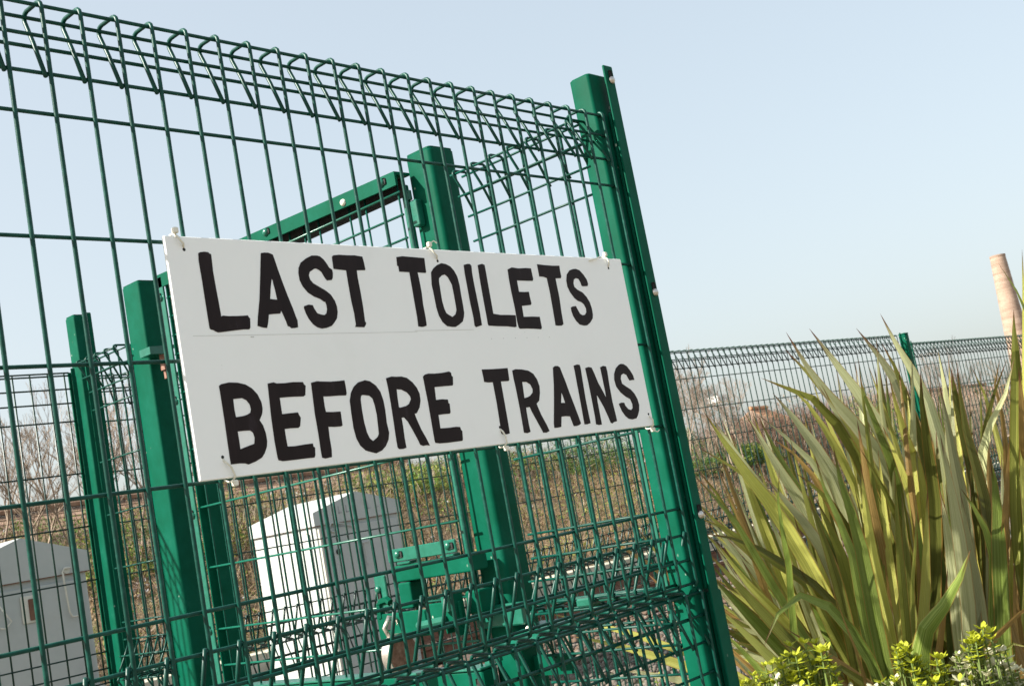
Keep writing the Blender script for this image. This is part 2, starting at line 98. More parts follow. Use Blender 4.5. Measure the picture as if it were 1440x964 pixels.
([(2.074,-0.019,-0.667),(2.122,0.021,-0.76),(2.161,0.084,-0.906),(2.213,0.146,-1.124),(2.371,0.185,-1.463),(2.5,0.216,-1.74)],0.0136,'olive'),
([(2.071,-0.054,-0.857),(2.114,-0.009,-0.941),(2.144,0.069,-1.115),(2.188,0.115,-1.205),(2.387,0.113,-1.499),(2.55,0.111,-1.74)],0.0217,'bronze'),
([(2.057,-0.122,-0.822),(2.069,-0.077,-0.883),(2.071,-0.019,-0.947),(2.076,0.029,-0.986),(2.094,0.062,-1.028),(2.124,0.101,-1.157),(2.297,0.168,-1.478),(2.438,0.223,-1.74)],0.0394,'green'),
([(2.243,-0.055,-0.693),(2.314,-0.049,-0.753),(2.39,-0.038,-0.857),(2.442,0.029,-1.092),(2.514,0.008,-1.448),(2.573,-0.009,-1.74)],0.0211,'green'),
([(2.291,-0.124,-0.629),(2.349,-0.097,-0.71),(2.404,-0.032,-0.958),(2.463,0.027,-1.204),(2.485,-0.022,-1.499),(2.503,-0.062,-1.74)],0.0334,'green'),
([(2.272,-0.187,-0.592),(2.334,-0.139,-0.678),(2.394,-0.07,-0.844),(2.461,-0.011,-1.009),(2.517,-0.038,-1.411),(2.562,-0.059,-1.74)],0.0157,'bronze'),
([(2.124,-0.251,-0.95),(2.108,-0.188,-0.972),(2.098,-0.131,-1.011),(2.096,-0.08,-1.059),(2.104,-0.032,-1.149),(2.376,0.027,-1.474),(2.598,0.075,-1.74)],0.024,'bronze'),
([(2.111,-0.212,-1.065),(2.105,-0.17,-1.046),(2.102,-0.128,-1.045),(2.107,-0.088,-1.081),(2.107,-0.03,-1.174),(2.305,0.052,-1.485),(2.467,0.12,-1.74)],0.0144,'olive'),
([(2.259,0.003,-0.693),(2.304,0.029,-0.819),(2.346,0.058,-0.947),(2.39,0.1,-1.148),(2.428,0.104,-1.474),(2.459,0.106,-1.74)],0.0354,'glauc'),
([(2.291,-0.032,-0.702),(2.335,-0.006,-0.828),(2.381,0.019,-0.957),(2.431,0.055,-1.16),(2.472,0.06,-1.479),(2.505,0.063,-1.74)],0.0266,'glauc'),
([(2.141,-0.018,-0.678),(2.17,0.018,-0.767),(2.199,0.059,-0.878),(2.221,0.148,-1.178),(2.374,0.186,-1.487),(2.5,0.216,-1.74)],0.024,'yellow'),
([(2.149,0.05,-0.674),(2.185,0.091,-0.829),(2.223,0.135,-1.006),(2.259,0.186,-1.203),(2.408,0.203,-1.498),(2.53,0.217,-1.74)],0.0244,'olive'),
([(1.851,0.123,-0.856),(1.884,0.129,-0.941),(1.919,0.132,-1.028),(1.952,0.144,-1.147),(2.206,0.206,-1.473),(2.414,0.258,-1.74)],0.0081,'bronze'),
([(2.17,0.871,-0.653),(2.196,0.812,-0.769),(2.265,0.715,-0.93),(2.376,0.582,-1.159),(2.33,0.508,-1.479),(2.292,0.448,-1.74)],0.0241,'yellow'),
([(2.106,0.944,-0.653),(2.124,0.885,-0.714),(2.252,0.725,-0.907),(2.376,0.578,-1.14),(2.35,0.521,-1.47),(2.329,0.474,-1.74)],0.022,'bronze'),
([(1.961,1.013,-0.915),(2.012,0.91,-0.955),(2.112,0.761,-1.043),(2.259,0.569,-1.19),(2.339,0.461,-1.493),(2.405,0.373,-1.74)],0.0234,'yellow'),
([(2.076,1.177,-0.861),(2.105,1.048,-0.904),(2.185,0.872,-0.993),(2.323,0.649,-1.183),(2.306,0.572,-1.489),(2.292,0.508,-1.74)],0.0183,'yellow'),
([(1.965,0.874,-1.015),(2.004,0.758,-1.048),(2.097,0.593,-1.141),(2.248,0.482,-1.47),(2.371,0.391,-1.74)],0.0227,'glauc'),
([(2.101,0.82,-0.773),(2.131,0.756,-0.873),(2.215,0.646,-1.062),(2.284,0.545,-1.216),(2.279,0.515,-1.504),(2.275,0.49,-1.74)],0.0234,'bronze'),
([(2.986,0.341,-0.829),(3.031,0.382,-1.03),(3.073,0.406,-1.136),(3.121,0.465,-1.443),(2.784,0.311,-1.606),(2.508,0.186,-1.74)],0.016,'yellow'),
([(2.765,0.1,-0.408),(2.801,0.177,-0.728),(2.831,0.226,-0.89),(2.871,0.334,-1.385),(2.691,0.198,-1.58),(2.543,0.086,-1.74)],0.025,'yellow'),
([(2.288,0.223,-0.792),(2.34,0.247,-0.952),(2.385,0.264,-1.036),(2.445,0.296,-1.281),(2.453,0.25,-1.533),(2.459,0.213,-1.74)],0.0234,'glauc'),
([(2.504,0.765,-0.443),(2.597,0.77,-0.741),(2.666,0.774,-0.895),(2.787,0.78,-1.352),(2.523,0.626,-1.565),(2.307,0.5,-1.74)],0.021,'bronze'),
([(2.121,0.299,-0.49),(2.186,0.326,-0.737),(2.233,0.35,-0.864),(2.319,0.381,-1.247),(2.361,0.403,-1.518),(2.396,0.42,-1.74)],0.0197,'yellow'),
([(2.229,0.551,-0.661),(2.31,0.551,-0.864),(2.368,0.557,-0.969),(2.474,0.55,-1.281),(2.456,0.442,-1.533),(2.442,0.353,-1.74)],0.0193,'green'),
([(3.054,0.24,-0.635),(3.092,0.303,-0.904),(3.124,0.346,-1.041),(3.169,0.431,-1.456),(2.843,0.27,-1.612),(2.577,0.138,-1.74)],0.0344,'olive'),
([(2.012,0.461,-0.533),(2.096,0.462,-0.762),(2.147,0.479,-0.878),(2.268,0.464,-1.233),(2.337,0.468,-1.512),(2.393,0.471,-1.74)],0.016,'bronze'),
([(2.581,0.771,-0.797),(2.672,0.756,-0.985),(2.733,0.757,-1.083),(2.857,0.725,-1.371),(2.554,0.553,-1.574),(2.306,0.412,-1.74)],0.0203,'olive'),
([(2.495,0.013,-0.843),(2.53,0.057,-1.0),(2.569,0.081,-1.084),(2.599,0.148,-1.323),(2.595,0.083,-1.552),(2.591,0.03,-1.74)],0.0188,'glauc'),
([(2.333,0.247,-0.611),(2.384,0.285,-0.833),(2.423,0.315,-0.947),(2.487,0.363,-1.289),(2.431,0.293,-1.537),(2.386,0.235,-1.74)],0.0147,'yellow'),
([(2.794,-0.083,-0.408),(2.839,-0.016,-0.734),(2.879,0.024,-0.901),(2.929,0.122,-1.405),(2.783,0.02,-1.589),(2.663,-0.064,-1.74)],0.0182,'yellow'),
([(2.588,0.235,-0.336),(2.642,0.294,-0.668),(2.678,0.338,-0.837),(2.75,0.414,-1.353),(2.562,0.276,-1.566),(2.408,0.163,-1.74)],0.0295,'olive'),
([(2.636,-0.088,-0.834),(2.665,-0.036,-1.005),(2.696,-0.002,-1.094),(2.724,0.072,-1.356),(2.618,-0.032,-1.567),(2.532,-0.118,-1.74)],0.0276,'green'),
([(3.006,-0.008,-0.477),(3.037,0.073,-0.794),(3.076,0.113,-0.958),(3.1,0.239,-1.444),(2.787,0.095,-1.607),(2.532,-0.022,-1.74)],0.0208,'green'),
([(2.613,0.387,-0.51),(2.68,0.419,-0.79),(2.736,0.436,-0.936),(2.816,0.484,-1.367),(2.622,0.306,-1.572),(2.463,0.16,-1.74)],0.024,'glauc'),
([(2.827,0.35,-0.646),(2.875,0.397,-0.894),(2.908,0.436,-1.021),(2.971,0.494,-1.405),(2.738,0.358,-1.589),(2.548,0.247,-1.74)],0.022,'glauc'),
([(2.966,0.19,-0.787),(3.004,0.242,-1.0),(3.04,0.275,-1.11),(3.081,0.346,-1.436),(2.788,0.203,-1.603),(2.549,0.086,-1.74)],0.0283,'yellow'),
([(2.84,0.136,-0.338),(2.88,0.214,-0.687),(2.913,0.264,-0.865),(2.961,0.373,-1.406),(2.713,0.228,-1.59),(2.51,0.108,-1.74)],0.0235,'yellow'),
([(2.749,0.51,-0.738),(2.81,0.535,-0.953),(2.855,0.558,-1.063),(2.934,0.586,-1.394),(2.638,0.45,-1.584),(2.396,0.339,-1.74)],0.0322,'yellow'),
([(3.21,0.074,-0.716),(3.239,0.145,-0.97),(3.275,0.182,-1.102),(3.295,0.291,-1.491),(2.876,0.118,-1.628),(2.533,-0.024,-1.74)],0.025,'olive'),
([(2.478,0.575,-0.676),(2.553,0.584,-0.893),(2.606,0.598,-1.004),(2.707,0.601,-1.337),(2.578,0.449,-1.559),(2.473,0.325,-1.74)],0.0291,'glauc'),
([(2.223,0.394,-0.692),(2.291,0.406,-0.882),(2.343,0.418,-0.981),(2.428,0.431,-1.273),(2.374,0.375,-1.53),(2.329,0.329,-1.74)],0.0256,'bronze'),
([(2.434,0.493,-0.433),(2.507,0.521,-0.725),(2.559,0.544,-0.874),(2.655,0.577,-1.325),(2.539,0.447,-1.553),(2.445,0.341,-1.74)],0.022,'olive'),
([(2.583,0.82,-0.733),(2.678,0.805,-0.943),(2.739,0.808,-1.051),(2.872,0.772,-1.374),(2.629,0.557,-1.575),(2.43,0.382,-1.74)],0.0326,'green'),
([(2.458,0.286,-0.658),(2.509,0.324,-0.874),(2.55,0.351,-0.986),(2.61,0.402,-1.319),(2.491,0.324,-1.551),(2.393,0.261,-1.74)],0.0241,'bronze'),
([(2.665,0.331,-0.692),(2.71,0.376,-0.912),(2.744,0.411,-1.024),(2.802,0.466,-1.365),(2.574,0.325,-1.571),(2.387,0.21,-1.74)],0.025,'bronze'),
([(2.752,0.235,-0.873),(2.791,0.277,-1.04),(2.821,0.311,-1.126),(2.868,0.361,-1.384),(2.648,0.256,-1.58),(2.469,0.17,-1.74)],0.0258,'olive'),
([(2.486,0.252,-0.433),(2.536,0.305,-0.725),(2.583,0.333,-0.876),(2.638,0.415,-1.325),(2.552,0.346,-1.553),(2.482,0.289,-1.74)],0.0311,'olive'),
([(3.007,0.275,-0.509),(3.045,0.345,-0.815),(3.074,0.395,-0.97),(3.123,0.488,-1.443),(2.787,0.287,-1.606),(2.513,0.122,-1.74)],0.0216,'glauc'),
([(2.796,0.379,-0.686),(2.849,0.418,-0.92),(2.888,0.449,-1.04),(2.955,0.498,-1.401),(2.69,0.29,-1.587),(2.474,0.12,-1.74)],0.031,'green'),
([(2.918,0.29,-0.616),(2.958,0.35,-0.88),(2.994,0.388,-1.016),(3.037,0.474,-1.422),(2.777,0.263,-1.597),(2.563,0.09,-1.74)],0.0293,'green'),
([(2.424,0.096,-0.701),(2.469,0.137,-0.9),(2.511,0.161,-1.005),(2.559,0.22,-1.311),(2.563,0.122,-1.547),(2.566,0.042,-1.74)],0.026,'green'),
([(2.889,0.186,-0.796),(2.924,0.239,-0.998),(2.956,0.275,-1.103),(2.995,0.346,-1.415),(2.781,0.151,-1.594),(2.606,-0.009,-1.74)],0.0302,'glauc'),
([(2.127,0.354,-0.824),(2.198,0.352,-0.964),(2.25,0.359,-1.039),(2.343,0.347,-1.254),(2.343,0.312,-1.521),(2.343,0.283,-1.74)],0.0257,'olive'),
([(2.733,0.131,-0.733),(2.77,0.184,-0.945),(2.809,0.213,-1.055),(2.842,0.293,-1.379),(2.718,0.199,-1.578),(2.617,0.123,-1.74)],0.0266,'yellow'),
([(2.692,0.244,-0.495),(2.732,0.308,-0.781),(2.773,0.343,-0.928),(2.814,0.438,-1.368),(2.627,0.339,-1.573),(2.474,0.258,-1.74)],0.0265,'yellow'),
([(2.155,0.434,-0.642),(2.232,0.438,-0.845),(2.284,0.451,-0.949),(2.389,0.446,-1.263),(2.42,0.408,-1.525),(2.445,0.377,-1.74)],0.0232,'glauc'),
([(2.663,-0.01,-0.41),(2.696,0.068,-0.721),(2.735,0.108,-0.882),(2.762,0.228,-1.361),(2.623,0.125,-1.569),(2.509,0.041,-1.74)],0.0214,'olive'),
([(3.055,0.303,-0.875),(3.097,0.345,-1.066),(3.136,0.372,-1.166),(3.181,0.433,-1.459),(2.788,0.207,-1.614),(2.467,0.022,-1.74)],0.0297,'yellow'),
([(2.458,-0.048,-0.466),(2.494,0.02,-0.743),(2.532,0.058,-0.886),(2.564,0.16,-1.314),(2.54,0.066,-1.548),(2.52,-0.012,-1.74)],0.0166,'olive'),
([(2.865,0.131,-0.699),(2.9,0.19,-0.932),(2.934,0.228,-1.052),(2.971,0.31,-1.41),(2.708,0.135,-1.591),(2.493,-0.009,-1.74)],0.0148,'olive'),
([(2.462,0.24,-0.691),(2.517,0.271,-0.898),(2.557,0.299,-1.004),(2.63,0.332,-1.325),(2.534,0.224,-1.553),(2.456,0.136,-1.74)],0.0236,'yellow'),
([(2.688,-0.055,-0.739),(2.719,0.003,-0.945),(2.753,0.038,-1.052),(2.782,0.12,-1.369),(2.723,0.032,-1.573),(2.675,-0.039,-1.74)],0.0266,'glauc'),
([(2.475,-0.086,-0.627),(2.507,-0.025,-0.852),(2.536,0.017,-0.968),(2.572,0.099,-1.317),(2.58,0.024,-1.55),(2.586,-0.037,-1.74)],0.0185,'glauc'),
([(2.32,0.599,-0.661),(2.405,0.596,-0.872),(2.468,0.598,-0.982),(2.578,0.589,-1.306),(2.439,0.523,-1.545),(2.326,0.469,-1.74)],0.0201,'glauc'),
([(2.823,0.393,-0.835),(2.88,0.418,-1.024),(2.923,0.439,-1.122),(2.995,0.468,-1.412),(2.756,0.261,-1.592),(2.56,0.092,-1.74)],0.0296,'green'),
([(2.683,0.034,-0.728),(2.722,0.084,-0.938),(2.755,0.12,-1.046),(2.8,0.186,-1.371),(2.685,0.094,-1.574),(2.59,0.019,-1.74)],0.0246,'olive'),
([(2.875,0.444,-0.507),(2.926,0.499,-0.805),(2.969,0.532,-0.958),(3.028,0.61,-1.416),(2.67,0.441,-1.594),(2.377,0.302,-1.74)],0.0228,'olive'),
([(2.256,0.318,-0.43),(2.319,0.354,-0.707),(2.362,0.385,-0.848),(2.446,0.428,-1.278),(2.464,0.373,-1.532),(2.478,0.329,-1.74)],0.0218,'yellow'),
([(2.228,0.716,-0.787),(2.327,0.688,-0.953),(2.39,0.684,-1.038),(2.527,0.629,-1.292),(2.387,0.488,-1.538),(2.273,0.373,-1.74)],0.0159,'glauc'),
([(2.088,0.493,-0.78),(2.168,0.484,-0.933),(2.224,0.487,-1.013),(2.331,0.463,-1.248),(2.374,0.473,-1.519),(2.409,0.48,-1.74)],0.0269,'yellow'),
([(2.033,0.448,-0.527),(2.115,0.453,-0.759),(2.169,0.467,-0.877),(2.282,0.461,-1.236),(2.294,0.435,-1.513),(2.304,0.413,-1.74)],0.0133,'glauc'),
([(2.148,0.426,-0.516),(2.226,0.438,-0.759),(2.283,0.449,-0.885),(2.384,0.461,-1.261),(2.416,0.391,-1.524),(2.442,0.333,-1.74)],0.0167,'yellow'),
([(2.494,0.119,-0.86),(2.538,0.152,-1.013),(2.578,0.173,-1.094),(2.625,0.218,-1.327),(2.576,0.164,-1.554),(2.536,0.119,-1.74)],0.0195,'green'),
([(2.305,0.572,-0.703),(2.395,0.56,-0.901),(2.457,0.561,-1.004),(2.578,0.536,-1.307),(2.456,0.413,-1.545),(2.357,0.312,-1.74)],0.0316,'glauc'),
([(2.858,0.31,-0.405),(2.899,0.382,-0.733),(2.94,0.42,-0.902),(2.981,0.529,-1.407),(2.716,0.352,-1.59),(2.499,0.207,-1.74)],0.0262,'glauc'),
([(2.553,0.461,-0.437),(2.618,0.498,-0.735),(2.669,0.523,-0.889),(2.751,0.575,-1.349),(2.58,0.423,-1.564),(2.441,0.299,-1.74)],0.024,'glauc'),
([(2.78,0.576,-0.555),(2.844,0.61,-0.832),(2.885,0.643,-0.973),(2.975,0.68,-1.401),(2.693,0.496,-1.587),(2.462,0.345,-1.74)],0.0192,'olive'),
([(2.673,0.78,-0.871),(2.765,0.761,-1.043),(2.82,0.767,-1.13),(2.951,0.721,-1.394),(2.648,0.542,-1.584),(2.4,0.396,-1.74)],0.0189,'yellow'),
([(2.719,0.159,-0.547),(2.761,0.218,-0.819),(2.802,0.251,-0.96),(2.846,0.339,-1.379),(2.629,0.252,-1.578),(2.451,0.182,-1.74)],0.0167,'yellow'),
([(2.733,0.183,-0.941),(2.771,0.22,-1.085),(2.801,0.251,-1.159),(2.847,0.295,-1.38),(2.717,0.176,-1.578),(2.611,0.079,-1.74)],0.0284,'olive'),
([(2.467,0.305,-0.333),(2.525,0.357,-0.657),(2.564,0.397,-0.822),(2.643,0.462,-1.325),(2.573,0.387,-1.553),(2.515,0.326,-1.74)],0.0244,'glauc'),
([(2.855,0.433,-0.739),(2.914,0.463,-0.962),(2.965,0.48,-1.079),(3.033,0.523,-1.42),(2.773,0.37,-1.596),(2.561,0.244,-1.74)],0.0167,'olive'),
([(2.814,0.177,-0.891),(2.856,0.215,-1.058),(2.897,0.237,-1.147),(2.94,0.291,-1.403),(2.771,0.118,-1.588),(2.632,-0.024,-1.74)],0.0227,'glauc'),
([(2.502,-0.021,-0.512),(2.541,0.041,-0.778),(2.575,0.081,-0.915),(2.618,0.169,-1.327),(2.548,0.124,-1.554),(2.49,0.088,-1.74)],0.0143,'yellow'),
([(2.312,0.056,-0.353),(2.358,0.117,-0.657),(2.401,0.152,-0.814),(2.452,0.241,-1.284),(2.459,0.166,-1.535),(2.465,0.105,-1.74)],0.0149,'bronze'),
([(2.362,0.207,-0.853),(2.405,0.238,-0.996),(2.443,0.261,-1.072),(2.492,0.301,-1.292),(2.475,0.282,-1.538),(2.46,0.266,-1.74)],0.0166,'glauc'),
([(2.47,0.111,-0.751),(2.508,0.156,-0.936),(2.544,0.185,-1.032),(2.586,0.248,-1.317),(2.587,0.196,-1.55),(2.588,0.154,-1.74)],0.0254,'olive'),
([(2.705,0.078,-0.536),(2.756,0.127,-0.814),(2.798,0.16,-0.956),(2.86,0.228,-1.385),(2.732,0.134,-1.58),(2.627,0.058,-1.74)],0.022,'glauc'),
([(2.615,0.196,-0.678),(2.654,0.247,-0.898),(2.694,0.276,-1.013),(2.734,0.352,-1.351),(2.58,0.216,-1.565),(2.454,0.105,-1.74)],0.0149,'bronze'),
([(2.636,-0.044,-0.781),(2.672,0.005,-0.97),(2.707,0.037,-1.068),(2.744,0.106,-1.36),(2.635,0.05,-1.569),(2.546,0.005,-1.74)],0.0275,'green'),
([(2.872,0.454,-0.425),(2.925,0.511,-0.75),(2.964,0.552,-0.915),(3.032,0.629,-1.417),(2.725,0.435,-1.595),(2.474,0.276,-1.74)],0.0325,'olive'),
([(2.369,0.074,-0.414),(2.411,0.136,-0.701),(2.446,0.177,-0.848),(2.495,0.264,-1.294),(2.464,0.231,-1.539),(2.438,0.203,-1.74)],0.0198,'yellow'),
([(3.105,0.148,-0.871),(3.141,0.198,-1.068),(3.179,0.227,-1.17),(3.214,0.3,-1.471),(2.914,0.07,-1.619),(2.669,-0.118,-1.74)],0.0275,'olive'),
([(2.381,0.038,-0.683),(2.429,0.076,-0.886),(2.473,0.098,-0.992),(2.526,0.154,-1.305),(2.519,0.085,-1.544),(2.514,0.028,-1.74)],0.0241,'green'),
([(2.768,0.456,-0.725),(2.823,0.49,-0.944),(2.873,0.507,-1.059),(2.933,0.558,-1.394),(2.636,0.417,-1.584),(2.393,0.301,-1.74)],0.0331,'glauc'),
([(2.68,0.202,-0.539),(2.722,0.262,-0.81),(2.762,0.296,-0.95),(2.806,0.383,-1.368),(2.655,0.278,-1.573),(2.532,0.192,-1.74)],0.0195,'glauc'),
([(3.095,0.278,-0.897),(3.139,0.318,-1.085),(3.177,0.346,-1.183),(3.228,0.398,-1.471),(2.869,0.177,-1.619),(2.575,-0.004,-1.74)],0.0159,'yellow'),
([(2.428,0.706,-0.7),(2.518,0.696,-0.908),(2.584,0.694,-1.017),(2.702,0.675,-1.334),(2.52,0.562,-1.557),(2.371,0.469,-1.74)],0.0307,'olive'),
([(2.882,0.219,-0.373),(2.92,0.296,-0.714),(2.954,0.345,-0.887),(2.998,0.454,-1.413),(2.694,0.268,-1.593),(2.444,0.116,-1.74)],0.0232,'bronze'),
([(2.454,0.262,-0.611),(2.502,0.306,-0.841),(2.544,0.333,-0.961),(2.6,0.394,-1.316),(2.545,0.329,-1.549),(2.5,0.275,-1.74)],0.0194,'green'),
([(2.965,0.16,-0.494),(2.999,0.236,-0.801),(3.029,0.285,-0.957),(3.066,0.392,-1.432),(2.766,0.239,-1.601),(2.521,0.115,-1.74)],0.0305,'glauc'),
([(2.388,0.634,-0.444),(2.479,0.639,-0.733),(2.541,0.65,-0.881),(2.665,0.65,-1.326),(2.466,0.536,-1.554),(2.304,0.443,-1.74)],0.0266,'olive'),
([(2.421,0.256,-0.608),(2.476,0.291,-0.839),(2.518,0.319,-0.958),(2.589,0.362,-1.315),(2.55,0.292,-1.549),(2.518,0.234,-1.74)],0.0242,'bronze'),
([(2.532,0.266,-0.475),(2.585,0.313,-0.758),(2.629,0.344,-0.903),(2.694,0.411,-1.339),(2.597,0.28,-1.56),(2.518,0.172,-1.74)],0.0199,'yellow'),
([(2.59,0.104,-0.623),(2.643,0.144,-0.864),(2.692,0.165,-0.989),(2.75,0.225,-1.358),(2.634,0.107,-1.568),(2.539,0.01,-1.74)],0.0287,'yellow'),
([(2.959,0.107,-0.858),(2.998,0.154,-1.047),(3.027,0.191,-1.144),(3.074,0.248,-1.437),(2.84,0.125,-1.604),(2.649,0.024,-1.74)],0.0168,'yellow'),
([(2.866,0.343,-0.789),(2.922,0.373,-0.996),(2.971,0.39,-1.105),(3.036,0.432,-1.423),(2.74,0.249,-1.597),(2.497,0.1,-1.74)],0.0289,'olive'),
([(2.523,0.016,-0.41),(2.558,0.09,-0.709),(2.586,0.14,-0.862),(2.627,0.24,-1.327),(2.558,0.21,-1.554),(2.501,0.186,-1.74)],0.0198,'glauc'),
([(2.767,0.599,-0.642),(2.832,0.626,-0.89),(2.887,0.641,-1.019),(2.964,0.682,-1.399),(2.637,0.521,-1.587),(2.369,0.389,-1.74)],0.0182,'olive'),
([(2.757,-0.153,-0.437),(2.783,-0.067,-0.746),(2.816,-0.021,-0.905),(2.835,0.107,-1.382),(2.73,-0.001,-1.579),(2.644,-0.089,-1.74)],0.0157,'yellow'),
([(2.882,0.103,-0.56),(2.917,0.172,-0.84),(2.957,0.207,-0.985),(2.987,0.312,-1.414),(2.792,0.124,-1.593),(2.632,-0.031,-1.74)],0.0291,'glauc'),
([(2.428,0.444,-0.827),(2.495,0.452,-0.989),(2.538,0.471,-1.072),(2.63,0.468,-1.322),(2.484,0.357,-1.552),(2.364,0.267,-1.74)],0.0183,'glauc'),
([(2.605,0.663,-0.664),(2.682,0.673,-0.894),(2.731,0.692,-1.012),(2.838,0.693,-1.367),(2.554,0.552,-1.572),(2.322,0.437,-1.74)],0.0319,'green'),
([(2.236,0.124,-0.32),(2.286,0.182,-0.629),(2.325,0.221,-0.786),(2.386,0.301,-1.266),(2.425,0.285,-1.527),(2.457,0.271,-1.74)],0.017,'olive'),
([(2.485,-0.046,-0.911),(2.52,-0.008,-1.045),(2.559,0.014,-1.118),(2.592,0.07,-1.323),(2.569,0.023,-1.552),(2.55,-0.015,-1.74)],0.0214,'bronze'),
([(2.662,0.3,-0.539),(2.722,0.34,-0.813),(2.766,0.368,-0.953),(2.841,0.42,-1.375),(2.677,0.295,-1.576),(2.542,0.192,-1.74)],0.0313,'olive'),
([(2.467,0.821,-0.746),(2.568,0.796,-0.944),(2.639,0.787,-1.048),(2.774,0.745,-1.35),(2.513,0.553,-1.565),(2.299,0.396,-1.74)],0.033,'glauc'),
([(3.185,0.195,-0.865),(3.225,0.243,-1.07),(3.268,0.267,-1.179),(3.304,0.342,-1.492),(2.957,0.127,-1.628),(2.673,-0.05,-1.74)],0.02,'yellow'),
([(2.52,0.605,-0.357),(2.605,0.625,-0.683),(2.667,0.64,-0.851),(2.779,0.666,-1.354),(2.542,0.546,-1.566),(2.347,0.448,-1.74)],0.0164,'glauc'),
([(3.204,0.06,-0.492),(3.23,0.149,-0.818),(3.265,0.194,-0.986),(3.283,0.329,-1.487),(2.942,0.091,-1.626),(2.663,-0.103,-1.74)],0.0275,'yellow'),
([(2.084,0.448,-0.665),(2.16,0.449,-0.854),(2.218,0.454,-0.954),(2.317,0.451,-1.245),(2.388,0.415,-1.517),(2.447,0.386,-1.74)],0.0153,'yellow'),
([(2.452,0.021,-0.644),(2.504,0.059,-0.866),(2.549,0.082,-0.982),(2.609,0.135,-1.326),(2.613,0.074,-1.554),(2.617,0.024,-1.74)],0.0149,'yellow'),
([(2.815,0.54,-0.614),(2.874,0.577,-0.874),(2.925,0.597,-1.009),(2.994,0.652,-1.407),(2.665,0.419,-1.59),(2.396,0.229,-1.74)],0.0184,'glauc'),
([(2.917,0.216,-0.632),(2.967,0.264,-0.895),(3.002,0.303,-1.028),(3.068,0.361,-1.433),(2.771,0.217,-1.602),(2.527,0.1,-1.74)],0.0231,'olive'),
([(2.69,0.64,-0.82),(2.762,0.647,-1.005),(2.816,0.655,-1.102),(2.908,0.66,-1.385),(2.627,0.441,-1.58),(2.396,0.262,-1.74)],0.0306,'green'),
([(2.753,0.394,-0.874),(2.8,0.425,-1.042),(2.84,0.448,-1.13),(2.896,0.489,-1.387),(2.681,0.294,-1.581),(2.505,0.135,-1.74)],0.0327,'olive'),
([(2.657,0.534,-0.897),(2.718,0.547,-1.052),(2.764,0.563,-1.134),(2.842,0.574,-1.371),(2.602,0.429,-1.574),(2.406,0.311,-1.74)],0.025,'green'),
([(2.501,0.44,-0.829),(2.56,0.457,-0.994),(2.603,0.476,-1.08),(2.68,0.491,-1.334),(2.572,0.394,-1.557),(2.483,0.315,-1.74)],0.0246,'green'),
([(2.201,0.535,-0.413),(2.289,0.544,-0.696),(2.346,0.559,-0.84),(2.466,0.562,-1.279),(2.42,0.498,-1.533),(2.383,0.446,-1.74)],0.0282,'glauc'),
([(2.832,0.205,-0.848),(2.879,0.241,-1.032),(2.917,0.268,-1.128),(2.973,0.313,-1.411),(2.774,0.174,-1.592),(2.612,0.06,-1.74)],0.0192,'green'),
([(2.765,-0.037,-0.729),(2.796,0.023,-0.944),(2.833,0.054,-1.057),(2.857,0.147,-1.386),(2.682,0.072,-1.581),(2.538,0.011,-1.74)],0.016,'olive'),
([(2.799,0.237,-0.332),(2.84,0.313,-0.68),(2.871,0.365,-0.856),(2.922,0.469,-1.394),(2.664,0.267,-1.584),(2.453,0.103,-1.74)],0.0265,'yellow'),
([(2.344,0.112,-0.724),(2.388,0.15,-0.909),(2.428,0.176,-1.006),(2.478,0.229,-1.291),(2.502,0.189,-1.538),(2.522,0.157,-1.74)],0.0248,'green'),
([(2.584,-0.144,-0.427),(2.616,-0.067,-0.726),(2.653,-0.027,-0.881),(2.679,0.091,-1.344),(2.59,0.018,-1.562),(2.518,-0.041,-1.74)],0.0259,'yellow'),
([(2.431,0.345,-0.571),(2.488,0.38,-0.814),(2.533,0.406,-0.94),(2.605,0.452,-1.316),(2.472,0.346,-1.549),(2.363,0.259,-1.74)],0.0256,'yellow'),
([(2.824,-0.09,-0.435),(2.856,-0.011,-0.752),(2.884,0.041,-0.912),(2.921,0.151,-1.402),(2.714,0.078,-1.588),(2.545,0.018,-1.74)],0.0252,'glauc'),
([(2.334,0.397,-0.475),(2.401,0.427,-0.744),(2.455,0.445,-0.884),(2.536,0.489,-1.298),(2.458,0.365,-1.541),(2.395,0.263,-1.74)],0.0141,'olive'),
([(2.57,0.282,-0.845),(2.619,0.311,-1.009),(2.661,0.331,-1.095),(2.717,0.371,-1.346),(2.56,0.23,-1.563),(2.431,0.114,-1.74)],0.0281,'yellow'),
([(2.654,0.202,-0.576),(2.708,0.244,-0.837),(2.752,0.273,-0.971),(2.818,0.332,-1.372),(2.678,0.197,-1.574),(2.563,0.086,-1.74)],0.0271,'glauc'),
([(2.875,0.197,-0.381),(2.929,0.257,-0.722),(2.969,0.297,-0.896),(3.038,0.378,-1.425),(2.774,0.243,-1.598),(2.559,0.133,-1.74)],0.0184,'green'),
([(2.458,0.289,-0.723),(2.507,0.324,-0.918),(2.547,0.35,-1.019),(2.608,0.394,-1.318),(2.493,0.342,-1.55),(2.399,0.3,-1.74)],0.0154,'yellow'),
([(2.899,0.359,-0.324),(2.943,0.434,-0.682),(2.977,0.484,-0.864),(3.032,0.586,-1.418),(2.698,0.398,-1.595),(2.424,0.245,-1.74)],0.0312,'green'),
([(2.613,0.26,-0.341),(2.662,0.323,-0.673),(2.708,0.357,-0.844),(2.76,0.454,-1.354),(2.568,0.365,-1.566),(2.411,0.292,-1.74)],0.0264,'yellow'),
([(2.609,-0.132,-0.654),(2.637,-0.065,-0.881),(2.671,-0.029,-0.999),(2.692,0.07,-1.348),(2.659,-0.024,-1.564),(2.632,-0.101,-1.74)],0.0222,'green'),
